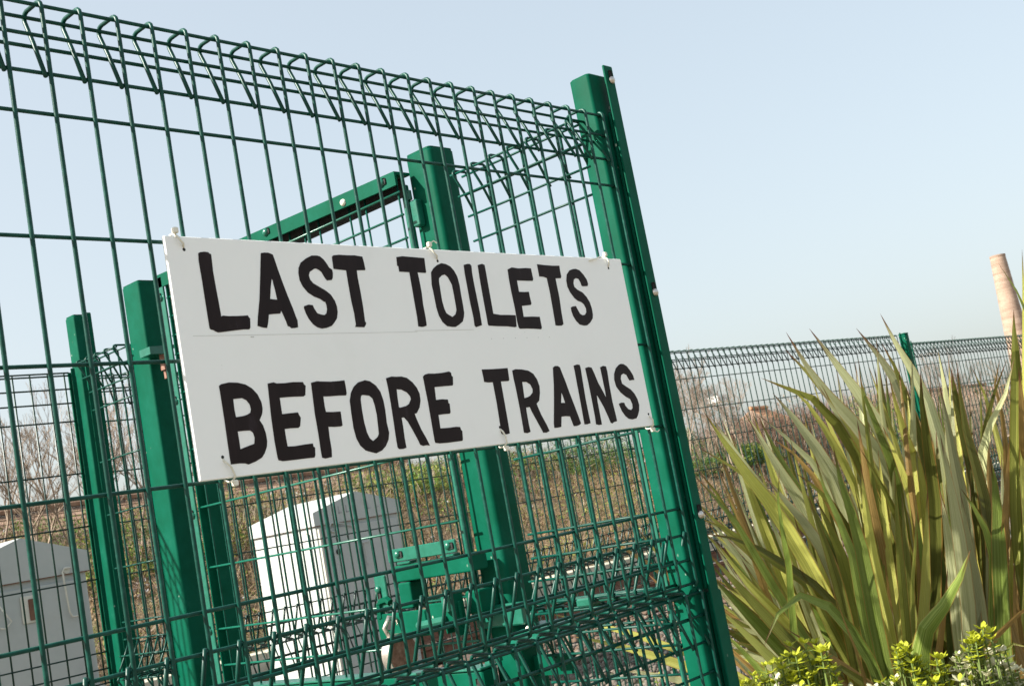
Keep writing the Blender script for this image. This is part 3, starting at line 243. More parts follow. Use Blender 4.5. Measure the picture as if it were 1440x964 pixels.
([(2.247,0.17,-0.481),(2.301,0.212,-0.739),(2.348,0.237,-0.873),(2.412,0.298,-1.273),(2.429,0.279,-1.53),(2.442,0.263,-1.74)],0.0276,'bronze'),
([(2.583,0.385,-0.846),(2.635,0.411,-1.011),(2.681,0.427,-1.098),(2.74,0.462,-1.349),(2.602,0.382,-1.564),(2.49,0.317,-1.74)],0.0169,'green'),
([(2.279,0.324,-0.739),(2.34,0.341,-0.917),(2.384,0.361,-1.009),(2.465,0.375,-1.284),(2.441,0.326,-1.535),(2.42,0.286,-1.74)],0.024,'olive'),
([(2.952,0.088,-0.432),(2.985,0.169,-0.759),(3.021,0.214,-0.926),(3.052,0.335,-1.43),(2.813,0.14,-1.601),(2.617,-0.019,-1.74)],0.0169,'bronze'),
([(2.577,0.537,-0.769),(2.643,0.551,-0.961),(2.692,0.567,-1.061),(2.778,0.58,-1.355),(2.606,0.441,-1.567),(2.465,0.327,-1.74)],0.0299,'yellow'),
([(2.437,0.053,-0.544),(2.475,0.112,-0.794),(2.513,0.147,-0.923),(2.55,0.234,-1.309),(2.484,0.159,-1.546),(2.43,0.098,-1.74)],0.0261,'olive'),
([(2.703,0.329,-0.843),(2.747,0.365,-1.017),(2.787,0.389,-1.108),(2.837,0.438,-1.374),(2.68,0.33,-1.575),(2.552,0.241,-1.74)],0.0156,'green'),
([(2.768,0.431,-0.906),(2.815,0.46,-1.064),(2.857,0.48,-1.148),(2.911,0.519,-1.39),(2.707,0.365,-1.583),(2.54,0.239,-1.74)],0.029,'glauc'),
([(2.632,0.454,-0.682),(2.69,0.485,-0.905),(2.739,0.503,-1.022),(2.806,0.547,-1.363),(2.645,0.409,-1.57),(2.512,0.297,-1.74)],0.0212,'green'),
([(2.632,0.445,-0.765),(2.687,0.474,-0.96),(2.731,0.495,-1.062),(2.798,0.531,-1.362),(2.625,0.344,-1.57),(2.484,0.192,-1.74)],0.0248,'green'),
([(2.589,-0.01,-0.672),(2.631,0.039,-0.894),(2.663,0.076,-1.008),(2.714,0.14,-1.351),(2.652,0.036,-1.565),(2.602,-0.05,-1.74)],0.0302,'yellow'),
([(2.829,0.134,-0.396),(2.869,0.207,-0.726),(2.911,0.246,-0.896),(2.95,0.357,-1.404),(2.751,0.242,-1.589),(2.588,0.148,-1.74)],0.032,'yellow'),
([(2.849,0.257,-0.634),(2.89,0.313,-0.887),(2.924,0.352,-1.017),(2.973,0.428,-1.408),(2.737,0.26,-1.591),(2.545,0.123,-1.74)],0.022,'green'),
([(2.738,0.102,-0.886),(2.775,0.145,-1.048),(2.804,0.18,-1.132),(2.85,0.231,-1.382),(2.679,0.084,-1.579),(2.539,-0.036,-1.74)],0.0224,'yellow'),
([(2.341,0.603,-0.581),(2.43,0.602,-0.82),(2.489,0.61,-0.944),(2.611,0.597,-1.314),(2.487,0.51,-1.548),(2.386,0.438,-1.74)],0.0148,'olive'),
([(2.79,0.213,-0.706),(2.83,0.264,-0.931),(2.871,0.292,-1.049),(2.911,0.37,-1.394),(2.672,0.256,-1.584),(2.476,0.163,-1.74)],0.0149,'green'),
([(2.171,0.328,-0.558),(2.237,0.35,-0.787),(2.284,0.372,-0.905),(2.371,0.396,-1.26),(2.427,0.338,-1.524),(2.473,0.29,-1.74)],0.0168,'olive'),
([(2.062,0.526,-0.774),(2.15,0.508,-0.928),(2.212,0.505,-1.01),(2.328,0.471,-1.247),(2.365,0.429,-1.518),(2.395,0.395,-1.74)],0.0196,'glauc'),
([(2.773,0.362,-0.547),(2.819,0.418,-0.823),(2.857,0.454,-0.964),(2.91,0.532,-1.389),(2.659,0.373,-1.582),(2.454,0.242,-1.74)],0.0284,'yellow'),
([(2.894,0.181,-0.915),(2.931,0.224,-1.08),(2.965,0.254,-1.166),(3.005,0.312,-1.419),(2.78,0.137,-1.596),(2.596,-0.005,-1.74)],0.0271,'green'),
([(2.419,0.019,-0.677),(2.466,0.059,-0.885),(2.51,0.082,-0.994),(2.56,0.141,-1.313),(2.517,0.115,-1.548),(2.482,0.093,-1.74)],0.0266,'bronze'),
([(2.401,0.295,-0.646),(2.457,0.326,-0.863),(2.497,0.355,-0.974),(2.572,0.389,-1.31),(2.469,0.275,-1.546),(2.385,0.182,-1.74)],0.0138,'olive'),
([(3.171,0.099,-0.823),(3.202,0.16,-1.039),(3.239,0.192,-1.152),(3.263,0.284,-1.483),(2.877,0.132,-1.624),(2.562,0.008,-1.74)],0.0297,'green'),
([(2.34,0.519,-0.394),(2.426,0.532,-0.695),(2.488,0.544,-0.849),(2.602,0.559,-1.313),(2.462,0.492,-1.548),(2.347,0.436,-1.74)],0.0288,'yellow'),
([(2.921,0.225,-0.426),(2.963,0.296,-0.753),(2.999,0.34,-0.921),(3.045,0.442,-1.425),(2.786,0.278,-1.598),(2.575,0.145,-1.74)],0.0196,'green'),
([(2.066,0.437,-0.472),(2.15,0.444,-0.724),(2.208,0.455,-0.855),(2.32,0.457,-1.246),(2.345,0.46,-1.518),(2.365,0.462,-1.74)],0.0254,'yellow'),
([(2.828,0.418,-0.295),(2.882,0.482,-0.659),(2.929,0.518,-0.846),(2.992,0.613,-1.407),(2.654,0.448,-1.59),(2.377,0.313,-1.74)],0.0331,'glauc'),
([(2.16,0.551,-0.585),(2.247,0.547,-0.809),(2.302,0.56,-0.923),(2.426,0.539,-1.27),(2.373,0.455,-1.529),(2.33,0.387,-1.74)],0.0215,'green'),
([(2.324,0.346,-0.443),(2.389,0.38,-0.722),(2.443,0.399,-0.866),(2.522,0.448,-1.296),(2.421,0.419,-1.54),(2.338,0.396,-1.74)],0.0153,'olive'),
([(2.071,0.435,-0.467),(2.156,0.441,-0.722),(2.214,0.453,-0.853),(2.33,0.451,-1.248),(2.379,0.382,-1.519),(2.42,0.326,-1.74)],0.0276,'green'),
([(2.728,0.114,-0.702),(2.764,0.169,-0.923),(2.796,0.207,-1.037),(2.836,0.282,-1.378),(2.705,0.143,-1.577),(2.598,0.029,-1.74)],0.0303,'green'),
([(2.728,0.272,-0.662),(2.77,0.324,-0.896),(2.81,0.355,-1.018),(2.856,0.428,-1.379),(2.691,0.296,-1.578),(2.557,0.188,-1.74)],0.0222,'glauc'),
([(2.556,0.759,-0.349),(2.656,0.763,-0.684),(2.72,0.776,-0.854),(2.86,0.772,-1.371),(2.597,0.571,-1.574),(2.381,0.407,-1.74)],0.0176,'glauc'),
([(2.428,-0.023,-0.417),(2.477,0.033,-0.711),(2.523,0.063,-0.863),(2.576,0.147,-1.317),(2.567,0.067,-1.55),(2.56,0.002,-1.74)],0.0144,'yellow'),
([(2.618,0.286,-0.564),(2.666,0.336,-0.823),(2.708,0.365,-0.957),(2.762,0.437,-1.355),(2.564,0.318,-1.567),(2.402,0.221,-1.74)],0.0327,'olive'),
([(2.7,0.027,-0.863),(2.733,0.075,-1.029),(2.766,0.106,-1.116),(2.8,0.172,-1.372),(2.689,0.099,-1.574),(2.598,0.038,-1.74)],0.0247,'yellow'),
([(2.782,0.516,-0.877),(2.839,0.537,-1.048),(2.882,0.557,-1.137),(2.955,0.579,-1.399),(2.678,0.381,-1.587),(2.451,0.22,-1.74)],0.0348,'green'),
([(2.545,0.202,-0.414),(2.593,0.262,-0.716),(2.638,0.293,-0.873),(2.689,0.383,-1.339),(2.566,0.256,-1.56),(2.466,0.152,-1.74)],0.0185,'olive'),
([(2.645,-0.13,-0.455),(2.677,-0.054,-0.75),(2.706,-0.005,-0.901),(2.739,0.103,-1.359),(2.649,0.003,-1.569),(2.576,-0.078,-1.74)],0.0203,'olive'),
([(2.281,0.797,-0.924),(2.387,0.702,-1.06),(2.492,0.623,-1.264),(2.445,0.565,-1.526),(2.407,0.517,-1.74)],0.0224,'olive'),
([(2.352,0.637,-0.732),(2.407,0.619,-0.954),(2.461,0.62,-1.256),(2.374,0.529,-1.522),(2.302,0.455,-1.74)],0.0245,'glauc'),
([(2.278,0.658,-1.042),(2.351,0.586,-1.103),(2.422,0.534,-1.25),(2.351,0.515,-1.52),(2.293,0.5,-1.74)],0.0179,'yellow'),
([(2.209,0.664,-0.691),(2.358,0.543,-0.944),(2.507,0.439,-1.273),(2.469,0.367,-1.53),(2.438,0.308,-1.74)],0.0185,'glauc'),
([(2.508,0.808,-1.012),(2.609,0.713,-1.118),(2.708,0.639,-1.316),(2.559,0.468,-1.549),(2.436,0.328,-1.74)],0.0235,'glauc'),
([(2.163,0.625,-0.71),(2.249,0.569,-0.913),(2.331,0.538,-1.227),(2.321,0.51,-1.509),(2.312,0.487,-1.74)],0.0231,'glauc'),
([(2.13,0.63,-0.951),(2.218,0.545,-1.031),(2.303,0.486,-1.222),(2.318,0.451,-1.507),(2.33,0.422,-1.74)],0.0258,'green'),
([(2.32,0.667,-0.748),(2.392,0.625,-0.946),(2.461,0.608,-1.257),(2.442,0.527,-1.523),(2.427,0.461,-1.74)],0.0182,'yellow'),
([(2.22,0.689,-0.689),(2.328,0.609,-0.904),(2.434,0.558,-1.252),(2.363,0.455,-1.52),(2.304,0.37,-1.74)],0.0237,'yellow'),
([(2.272,0.703,-0.963),(2.364,0.618,-1.068),(2.454,0.553,-1.257),(2.37,0.5,-1.523),(2.302,0.456,-1.74)],0.0255,'green'),
([(2.308,0.755,-0.769),(2.4,0.691,-0.977),(2.49,0.646,-1.263),(2.42,0.571,-1.525),(2.362,0.51,-1.74)],0.0184,'olive'),
([(2.342,0.741,-0.685),(2.455,0.664,-0.945),(2.566,0.605,-1.282),(2.489,0.46,-1.534),(2.426,0.342,-1.74)],0.0289,'yellow'),
([(2.386,0.665,-0.752),(2.448,0.635,-0.952),(2.508,0.631,-1.267),(2.405,0.5,-1.527),(2.32,0.392,-1.74)],0.0274,'glauc'),
([(2.209,0.633,-0.737),(2.303,0.566,-0.939),(2.394,0.523,-1.243),(2.416,0.459,-1.516),(2.435,0.406,-1.74)],0.0245,'green'),
([(2.349,0.729,-0.934),(2.46,0.623,-1.042),(2.568,0.548,-1.285),(2.493,0.439,-1.535),(2.431,0.351,-1.74)],0.0304,'glauc'),
([(2.375,0.729,-0.785),(2.488,0.642,-0.996),(2.6,0.573,-1.291),(2.472,0.446,-1.538),(2.367,0.342,-1.74)],0.022,'glauc'),
([(2.196,0.66,-0.996),(2.286,0.571,-1.068),(2.374,0.504,-1.239),(2.373,0.501,-1.515),(2.372,0.499,-1.74)],0.0248,'yellow'),
([(2.351,0.631,-0.706),(2.405,0.618,-0.939),(2.457,0.623,-1.255),(2.441,0.53,-1.522),(2.428,0.454,-1.74)],0.0185,'olive'),
([(2.196,0.701,-0.937),(2.333,0.564,-1.047),(2.469,0.452,-1.263),(2.446,0.409,-1.525),(2.427,0.374,-1.74)],0.0213,'glauc'),
([(2.177,0.721,-0.893),(2.288,0.616,-1.005),(2.396,0.54,-1.243),(2.399,0.506,-1.516),(2.402,0.479,-1.74)],0.0229,'olive'),
([(2.265,0.661,-0.676),(2.407,0.546,-0.915),(2.546,0.461,-1.282),(2.475,0.377,-1.534),(2.416,0.309,-1.74)],0.0298,'green'),
([(2.397,0.645,-0.692),(2.473,0.609,-0.947),(2.548,0.591,-1.278),(2.463,0.455,-1.532),(2.393,0.343,-1.74)],0.0279,'olive'),
([(2.372,0.709,-0.8),(2.463,0.642,-0.985),(2.552,0.6,-1.279),(2.412,0.53,-1.533),(2.298,0.473,-1.74)],0.0267,'glauc'),
([(2.221,0.645,-0.942),(2.33,0.541,-1.047),(2.436,0.461,-1.255),(2.419,0.378,-1.522),(2.406,0.31,-1.74)],0.0248,'glauc'),
([(2.347,0.639,-0.783),(2.426,0.585,-0.963),(2.502,0.56,-1.268),(2.454,0.454,-1.528),(2.415,0.367,-1.74)],0.0203,'glauc'),
([(2.205,0.648,-0.844),(2.319,0.552,-1.011),(2.43,0.473,-1.253),(2.435,0.378,-1.521),(2.439,0.301,-1.74)],0.0259,'yellow'),
([(2.321,0.845,-1.054),(2.473,0.684,-1.124),(2.622,0.547,-1.298),(2.496,0.481,-1.541),(2.393,0.426,-1.74)],0.0283,'yellow'),
([(2.386,0.733,-0.717),(2.504,0.641,-0.938),(2.62,0.582,-1.296),(2.521,0.473,-1.54),(2.44,0.384,-1.74)],0.0286,'glauc'),
([(2.152,0.657,-0.983),(2.238,0.576,-1.076),(2.324,0.508,-1.226),(2.329,0.509,-1.509),(2.333,0.509,-1.74)],0.0264,'glauc'),
([(2.465,0.794,-0.896),(2.58,0.692,-1.044),(2.692,0.617,-1.312),(2.495,0.524,-1.547),(2.334,0.448,-1.74)],0.0313,'glauc'),
([(2.271,0.636,-0.87),(2.387,0.532,-1.012),(2.5,0.455,-1.271),(2.483,0.352,-1.529),(2.469,0.267,-1.74)],0.0247,'glauc'),
([(2.427,0.877,-0.867),(2.542,0.779,-1.041),(2.655,0.701,-1.301),(2.445,0.57,-1.542),(2.274,0.463,-1.74)],0.023,'yellow'),
([(2.48,0.772,-0.768),(2.589,0.692,-0.99),(2.695,0.635,-1.313),(2.485,0.459,-1.548),(2.314,0.315,-1.74)],0.0233,'olive'),
([(2.416,0.769,-0.748),(2.517,0.7,-0.98),(2.616,0.649,-1.293),(2.483,0.523,-1.539),(2.375,0.421,-1.74)],0.0225,'yellow'),
([(2.21,0.72,-1.033),(2.308,0.618,-1.086),(2.403,0.54,-1.245),(2.379,0.467,-1.517),(2.36,0.406,-1.74)],0.0233,'glauc'),
([(2.384,0.748,-0.887),(2.458,0.689,-1.014),(2.528,0.661,-1.271),(2.438,0.536,-1.529),(2.365,0.434,-1.74)],0.0198,'olive'),
([(2.238,0.69,-0.966),(2.368,0.558,-1.053),(2.494,0.456,-1.269),(2.482,0.418,-1.528),(2.471,0.387,-1.74)],0.0183,'yellow'),
([(2.446,0.889,-0.834),(2.569,0.783,-1.011),(2.69,0.705,-1.309),(2.486,0.593,-1.546),(2.319,0.5,-1.74)],0.0288,'glauc'),
([(2.451,0.791,-0.654),(2.57,0.707,-0.913),(2.686,0.654,-1.31),(2.484,0.507,-1.546),(2.319,0.387,-1.74)],0.021,'green'),
([(2.46,0.897,-1.039),(2.583,0.777,-1.145),(2.705,0.671,-1.314),(2.547,0.514,-1.548),(2.418,0.386,-1.74)],0.0254,'yellow'),
([(2.408,0.835,-1.069),(2.51,0.732,-1.14),(2.61,0.647,-1.292),(2.43,0.503,-1.538),(2.282,0.385,-1.74)],0.0241,'glauc'),
([(2.277,0.681,-0.897),(2.378,0.595,-1.043),(2.477,0.526,-1.263),(2.427,0.42,-1.525),(2.387,0.333,-1.74)],0.0259,'glauc'),
([(2.113,0.611,-0.849),(2.198,0.544,-1.001),(2.282,0.491,-1.217),(2.298,0.492,-1.505),(2.311,0.493,-1.74)],0.0217,'glauc'),
([(2.453,0.868,-1.083),(2.575,0.737,-1.129),(2.695,0.637,-1.313),(2.545,0.506,-1.548),(2.422,0.399,-1.74)],0.0224,'yellow'),
([(2.142,0.644,-0.987),(2.22,0.566,-1.042),(2.295,0.516,-1.219),(2.356,0.518,-1.506),(2.406,0.52,-1.74)],0.0238,'olive'),
([(2.284,0.763,-1.065),(2.408,0.634,-1.139),(2.531,0.52,-1.276),(2.492,0.4,-1.531),(2.46,0.301,-1.74)],0.0202,'yellow'),
([(2.227,0.6,-0.829),(2.32,0.527,-1.002),(2.413,0.471,-1.249),(2.427,0.395,-1.519),(2.439,0.333,-1.74)],0.0182,'green'),
([(2.461,0.859,-0.842),(2.621,0.713,-1.03),(2.779,0.593,-1.334),(2.559,0.413,-1.557),(2.378,0.266,-1.74)],0.0266,'yellow')]
SHRUBS=[((1.708,0.318,-0.996),0.1,'lime'),((1.725,0.216,-0.974),0.085,'lime'),((1.719,0.141,-0.947),0.05,'lime'),((1.612,0.199,-1.003),0.08,'cream'),((1.702,0.102,-1.036),0.05,'lime'),((1.782,0.012,-1.05),0.03,'cream'),((1.812,-0.023,-1.051),0.07,'lime'),((1.841,-0.064,-1.015),0.04,'lime'),((1.811,-0.035,-0.981),0.025,'lime'),((1.882,-0.103,-1.056),0.075,'cream'),((1.963,-0.125,-1.029),0.06,'cream'),((1.911,-0.153,-0.975),0.03,'lime'),((1.937,-0.162,-1.078),0.075,'cream'),((2.054,-0.144,-1.072),0.05,'cream'),((1.793,-0.15,-1.074),0.05,'lime'),((2.079,-0.162,-1.125),0.08,'cream'),((1.737,0.067,-1.06),0.06,'cream'),((2.251,1.023,-1.1),0.12,'lime'),((2.233,1.201,-1.109),0.1,'lime')]
CAM=[1721.149049,-0.677799,-1.257086,-0.551239,0.660956,-0.727908,-0.182448,0.02045,-0.225565,0.974013,0.750146,0.647511,0.134203]

# ------------------------------------------------------------------ camera, world, sun, exposure
cam = bpy.data.cameras.new('camera'); camo = bpy.data.objects.new('camera', cam); COL.objects.link(camo)
cam.sensor_fit = 'HORIZONTAL'; cam.sensor_width = 36; cam.lens = CAM[0] / 1440 * 36
r_, u_, w_ = Vector(CAM[4:7]), Vector(CAM[7:10]), Vector(CAM[10:13])
camo.matrix_world = Matrix(((r_.x, u_.x, -w_.x, CAM[1]), (r_.y, u_.y, -w_.y, CAM[2]), (r_.z, u_.z, -w_.z, CAM[3] + Z0), (0, 0, 0, 1)))
cam.clip_start = .05; cam.clip_end = 3000
cam.dof.use_dof = True; cam.dof.focus_distance = 2.1; cam.dof.aperture_fstop = 22
SC.camera = camo
W = bpy.data.worlds.new('World'); SC.world = W; W.use_nodes = True
wn = W.node_tree; sky = wn.nodes.new('ShaderNodeTexSky'); sky.sky_type = 'NISHITA'; sky.sun_disc = False
SUN_EL, SUN_AZ = math.radians(36), math.radians(-62)      # azimuth clockwise from +y
sky.sun_elevation = SUN_EL; sky.sun_rotation = SUN_AZ % (2 * math.pi)
sky.air_density = 1.0; sky.dust_density = 4.0; sky.ozone_density = 2.0; sky.altitude = 0
bg = wn.nodes['Background']; bg.inputs['Strength'].default_value = .15
hz = wn.nodes.new('ShaderNodeHueSaturation'); hz.inputs['Saturation'].default_value = .95        # thin milky haze over the whole sky
wn.links.new(sky.outputs[0], hz.inputs['Color']); 
gmm = wn.nodes.new('ShaderNodeGamma'); gmm.inputs['Gamma'].default_value = .38
mul = wn.nodes.new('ShaderNodeMixRGB'); mul.blend_type = 'MULTIPLY'; mul.inputs[0].default_value = 1; mul.inputs[2].default_value = (1.52, 1.56, 1.52, 1)
wn.links.new(hz.outputs[0], gmm.inputs[0]); wn.links.new(gmm.outputs[0], mul.inputs[1]); wn.links.new(mul.outputs[0], bg.inputs[0])
sl = bpy.data.lights.new('sun', 'SUN'); sl.energy = 5.0; sl.angle = math.radians(.6); sl.color = (1, .95, .86)
so = bpy.data.objects.new('sun', sl); COL.objects.link(so)
sd = Vector((math.sin(SUN_AZ) * math.cos(SUN_EL), math.cos(SUN_AZ) * math.cos(SUN_EL), math.sin(SUN_EL)))
so.rotation_euler = sd.to_track_quat('Z', 'Y').to_euler(); so.location = (-20, 10, 20)
SC.view_settings.view_transform = 'Standard'; SC.view_settings.look = 'None'
SC.view_settings.exposure = 1.3; SC.view_settings.gamma = 1

# ------------------------------------------------------------------ materials
def nt(name):
    m = bpy.data.materials.new(name); m.use_nodes = True
    t = m.node_tree; b = t.nodes['Principled BSDF']; return m, t, b
def noise(t, scale, detail=4, coord='Object', rough=.6, stretch=None):
    tc = t.nodes.new('ShaderNodeTexCoord'); n = t.nodes.new('ShaderNodeTexNoise')
    n.inputs['Scale'].default_value = scale; n.inputs['Detail'].default_value = detail; n.inputs['Roughness'].default_value = rough
    if stretch:
        mp = t.nodes.new('ShaderNodeMapping'); mp.inputs['Scale'].default_value = stretch
        t.links.new(tc.outputs[coord], mp.inputs[0]); t.links.new(mp.outputs[0], n.inputs[0])
    else: t.links.new(tc.outputs[coord], n.inputs[0])
    return n
def ramp(t, src, stops):
    r = t.nodes.new('ShaderNodeValToRGB'); e = r.color_ramp.elements
    while len(e) < len(stops): e.new(.5)
    for k, (p, c) in enumerate(stops): e[k].position = p; e[k].color = (*c, 1)
    t.links.new(src, r.inputs[0]); return r
def bump(t, b, src, strength, dist=.001):
    n = t.nodes.new('ShaderNodeBump'); n.inputs['Strength'].default_value = strength; n.inputs['Distance'].default_value = dist
    t.links.new(src, n.inputs['Height']); t.links.new(n.outputs[0], b.inputs['Normal'])
def simple(name, stops, scale=8, rough=.5, metal=0, bmp=None, coord='Object', stretch=None, spec=.5, detail=5, objvar=0):
    m, t, b = nt(name); n = noise(t, scale, detail, coord, .65, stretch)
    r = ramp(t, n.outputs['Fac'], stops); out = r.outputs[0]
    if objvar:
        oi = t.nodes.new('ShaderNodeObjectInfo'); mr = t.nodes.new('ShaderNodeMapRange')
        mr.inputs['To Min'].default_value = 1 - objvar; mr.inputs['To Max'].default_value = 1 + objvar
        t.links.new(oi.outputs['Random'], mr.inputs['Value']); hs = t.nodes.new('ShaderNodeHueSaturation')
        t.links.new(mr.outputs[0], hs.inputs['Value']); t.links.new(out, hs.inputs['Color']); out = hs.outputs[0]
    t.links.new(out, b.inputs['Base Color'])
    b.inputs['Roughness'].default_value = rough; b.inputs['Metallic'].default_value = metal; b.inputs['Specular IOR Level'].default_value = spec
    if bmp:
        n2 = noise(t, bmp[0], 3, coord); bump(t, b, n2.outputs['Fac'], bmp[1], bmp[2] if len(bmp) > 2 else .001)
    return m
M = {}
M['paint'] = simple('green_powder_coat', [(.2, (.0, .052, .027)), (.45, (.0, .067, .037)), (.62, (.001, .078, .046)), (.8, (.008, .096, .06))], 14, .5, spec=.07, bmp=(420, .16, .0006), objvar=.05)
def specks(m, scale, thr, col, stretch=(1, 1, 1)):
    # sparse pale chips and dried splashes on the coating
    t = m.node_tree; b = t.nodes['Principled BSDF']; src = b.inputs['Base Color'].links[0].from_socket
    tc = t.nodes.new('ShaderNodeTexCoord'); mp = t.nodes.new('ShaderNodeMapping'); mp.inputs['Scale'].default_value = stretch; t.links.new(tc.outputs['Object'], mp.inputs[0])
    v = t.nodes.new('ShaderNodeTexVoronoi'); v.inputs['Scale'].default_value = scale; t.links.new(mp.outputs[0], v.inputs[0])
    n = t.nodes.new('ShaderNodeTexNoise'); n.inputs['Scale'].default_value = 7; t.links.new(tc.outputs['Object'], n.inputs[0])
    a = t.nodes.new('ShaderNodeMapRange'); a.inputs['From Min'].default_value = thr; a.inputs['From Max'].default_value = thr * .55; t.links.new(v.outputs['Distance'], a.inputs['Value'])
    g2 = t.nodes.new('ShaderNodeMapRange'); g2.inputs['From Min'].default_value = .56; g2.inputs['From Max'].default_value = .62; t.links.new(n.outputs['Fac'], g2.inputs['Value'])
    mu = t.nodes.new('ShaderNodeMath'); mu.operation = 'MULTIPLY'; t.links.new(a.outputs[0], mu.inputs[0]); t.links.new(g2.outputs[0], mu.inputs[1])
    mx = t.nodes.new('ShaderNodeMixRGB'); mx.inputs[2].default_value = (*col, 1); t.links.new(mu.outputs[0], mx.inputs[0]); t.links.new(src, mx.inputs[1]); t.links.new(mx.outputs[0], b.inputs['Base Color'])
specks(M['paint'], 38, .09, (.28, .36, .3), (1, 1, .7))
M['wire'] = simple('green_coated_wire', [(.3, (.0, .033, .023)), (.55, (.001, .05, .035)), (.72, (.012, .082, .062))], 60, .38, bmp=(260, .25, .0006), objvar=.12, spec=.25)
M['wirefar'] = simple('green_coated_wire_far', [(.3, (.0, .021, .014)), (.7, (.002, .034, .023))], 30, .42, objvar=.1)
M['teal'] = simple('sunlit_green_and_hardware', [(.3, (.003, .085, .052)), (.7, (.01, .12, .082))], 60, .3, bmp=(300, .2, .0006))  # lighter green: sun painted into some bars and wires; also gate hardware
M['chrome'] = simple('zinc_steel', [(.3, (.45, .4, .36)), (.7, (.7, .66, .6))], 300, .3, metal=.85)
M['rustpink'] = simple('rusty_steel', [(.3, (.16, .07, .045)), (.6, (.28, .15, .11)), (.8, (.4, .27, .22))], 120, .6, metal=.3, bmp=(300, .5))
M['dark'] = simple('dark_hole', [(0, (.006, .006, .006)), (1, (.012, .012, .01))], 10, .8)
M['board'] = simple('white_sign_board', [(.2, (.83, .83, .80)), (.45, (.89, .89, .87)), (.75, (.91, .91, .89))], 5, .42, bmp=(500, .05, .0004))
M['ink'] = simple('black_marker_paint', [(.2, (.012, .008, .008)), (.6, (.02, .013, .013)), (.85, (.045, .034, .042))], 38, .5, spec=.12, bmp=(160, .3, .0004), stretch=(1, 1, .25))
M['nylon'] = simple('cream_nylon', [(.3, (.62, .58, .47)), (.7, (.8, .78, .68))], 90, .4)
M['cab'] = simple('grey_enamel_cabinet', [(.25, (.36, .385, .365)), (.6, (.42, .44, .42)), (.85, (.38, .375, .33))], 6, .5, bmp=(90, .08), coord='Object')
M['cream'] = simple('cream_steel', [(.3, (.5, .49, .42)), (.7, (.62, .6, .52))], 30, .5)
M['stone'] = simple('pale_concrete', [(.25, (.3, .27, .17)), (.5, (.46, .43, .33)), (.75, (.58, .55, .47))], 5, .9, bmp=(40, .5, .01))
M['rail'] = simple('rusty_rail', [(.3, (.1, .045, .025)), (.7, (.2, .1, .06))], 20, .8, bmp=(60, .5, .004))
M['railtop'] = simple('polished_rail', [(.3, (.55, .5, .45)), (.7, (.8, .77, .72))], 30, .3, metal=.9)
M['sleeper'] = simple('dark_sleeper_timber', [(.3, (.04, .027, .02)), (.7, (.09, .06, .045))], 12, .9, bmp=(40, .6, .01))
M['brick'] = None
def ground_mat():
    m, t, b = nt('gravel_soil'); n = noise(t, .55, 8, 'Object', .65)
    r = ramp(t, n.outputs['Fac'], [(.3, (.12, .085, .05)), (.45, (.19, .135, .08)), (.55, (.18, .15, .07)), (.7, (.25, .2, .12))])
    v = t.nodes.new('ShaderNodeTexVoronoi'); v.inputs['Scale'].default_value = 26
    tc = t.nodes.new('ShaderNodeTexCoord'); t.links.new(tc.outputs['Object'], v.inputs[0])
    mx = t.nodes.new('ShaderNodeMixRGB'); mx.blend_type = 'OVERLAY'; mx.inputs[0].default_value = .6
    t.links.new(r.outputs[0], mx.inputs[1]); t.links.new(v.outputs['Color'], mx.inputs[2])
    hs = t.nodes.new('ShaderNodeHueSaturation'); hs.inputs['Saturation'].default_value = .55
    t.links.new(mx.outputs[0], hs.inputs['Color']); t.links.new(hs.outputs[0], b.inputs['Base Color'])
    b.inputs['Roughness'].default_value = .95; bump(t, b, v.outputs['Distance'], .8, .02); return m
M['ground'] = ground_mat()
M['bank'] = simple('bank_soil', [(.3, (.07, .05, .03)), (.5, (.13, .095, .05)), (.7, (.09, .1, .035))], .9, .95, bmp=(8, .8, .05))
M['grav1'] = simple('pale_gravel', [(.3, (.07, .055, .042)), (.6, (.15, .125, .1)), (.75, (.42, .40, .36))], 9, .9)
M['mulch'] = simple('bark_mulch', [(.3, (.05, .03, .02)), (.7, (.15, .095, .06))], 14, .9)
def flat(name, c, rough=.8, tr=0):
    m, t, b = nt(name); b.inputs['Roughness'].default_value = rough
    n = noise(t, 1.3, 6); r = ramp(t, n.outputs['Fac'], [(.3, tuple(x * .65 for x in c)), (.7, tuple(min(1, x * 1.3) for x in c))])
    t.links.new(r.outputs[0], b.inputs['Base Color'])
    if tr:
        d = t.nodes.new('ShaderNodeBsdfTranslucent'); t.links.new(r.outputs[0], d.inputs[0])
        mx = t.nodes.new('ShaderNodeMixShader'); mx.inputs[0].default_value = tr
        t.links.new(b.outputs[0], mx.inputs[1]); t.links.new(d.outputs[0], mx.inputs[2]); t.links.new(mx.outputs[0], t.nodes['Material Output'].inputs[0])
    return m
M['twig_tan'] = flat('tan_dead_stems', (.2, .14, .075)); M['twig_red'] = flat('red_brown_stems', (.13, .075, .05)); M['twig_grey'] = flat('grey_bare_twigs', (.26, .2, .15))
M['lf_brown'] = flat('dead_bramble_leaf', (.17, .105, .045)); M['lf_yg'] = flat('yellow_green_leaf', (.24, .27, .04), .7, .3); M['lf_green'] = flat('mid_green_leaf', (.075, .17, .02), .7, .3)
M['lf_dark'] = flat('evergreen_leaf', (.045, .08, .015), .6, .2); M['lf_grey'] = flat('grey_dead_leaf', (.3, .3, .31)); M['bark'] = flat('bare_bark', (.24, .18, .13))
M['lf_lime'] = flat('lime_euonymus_leaf', (.42, .45, .03), .45, .35); M['lf_cream'] = flat('cream_euonymus_leaf', (.66, .63, .42), .5, .3); M['lf_core'] = flat('green_euonymus_leaf', (.16, .22, .05), .5, .3)
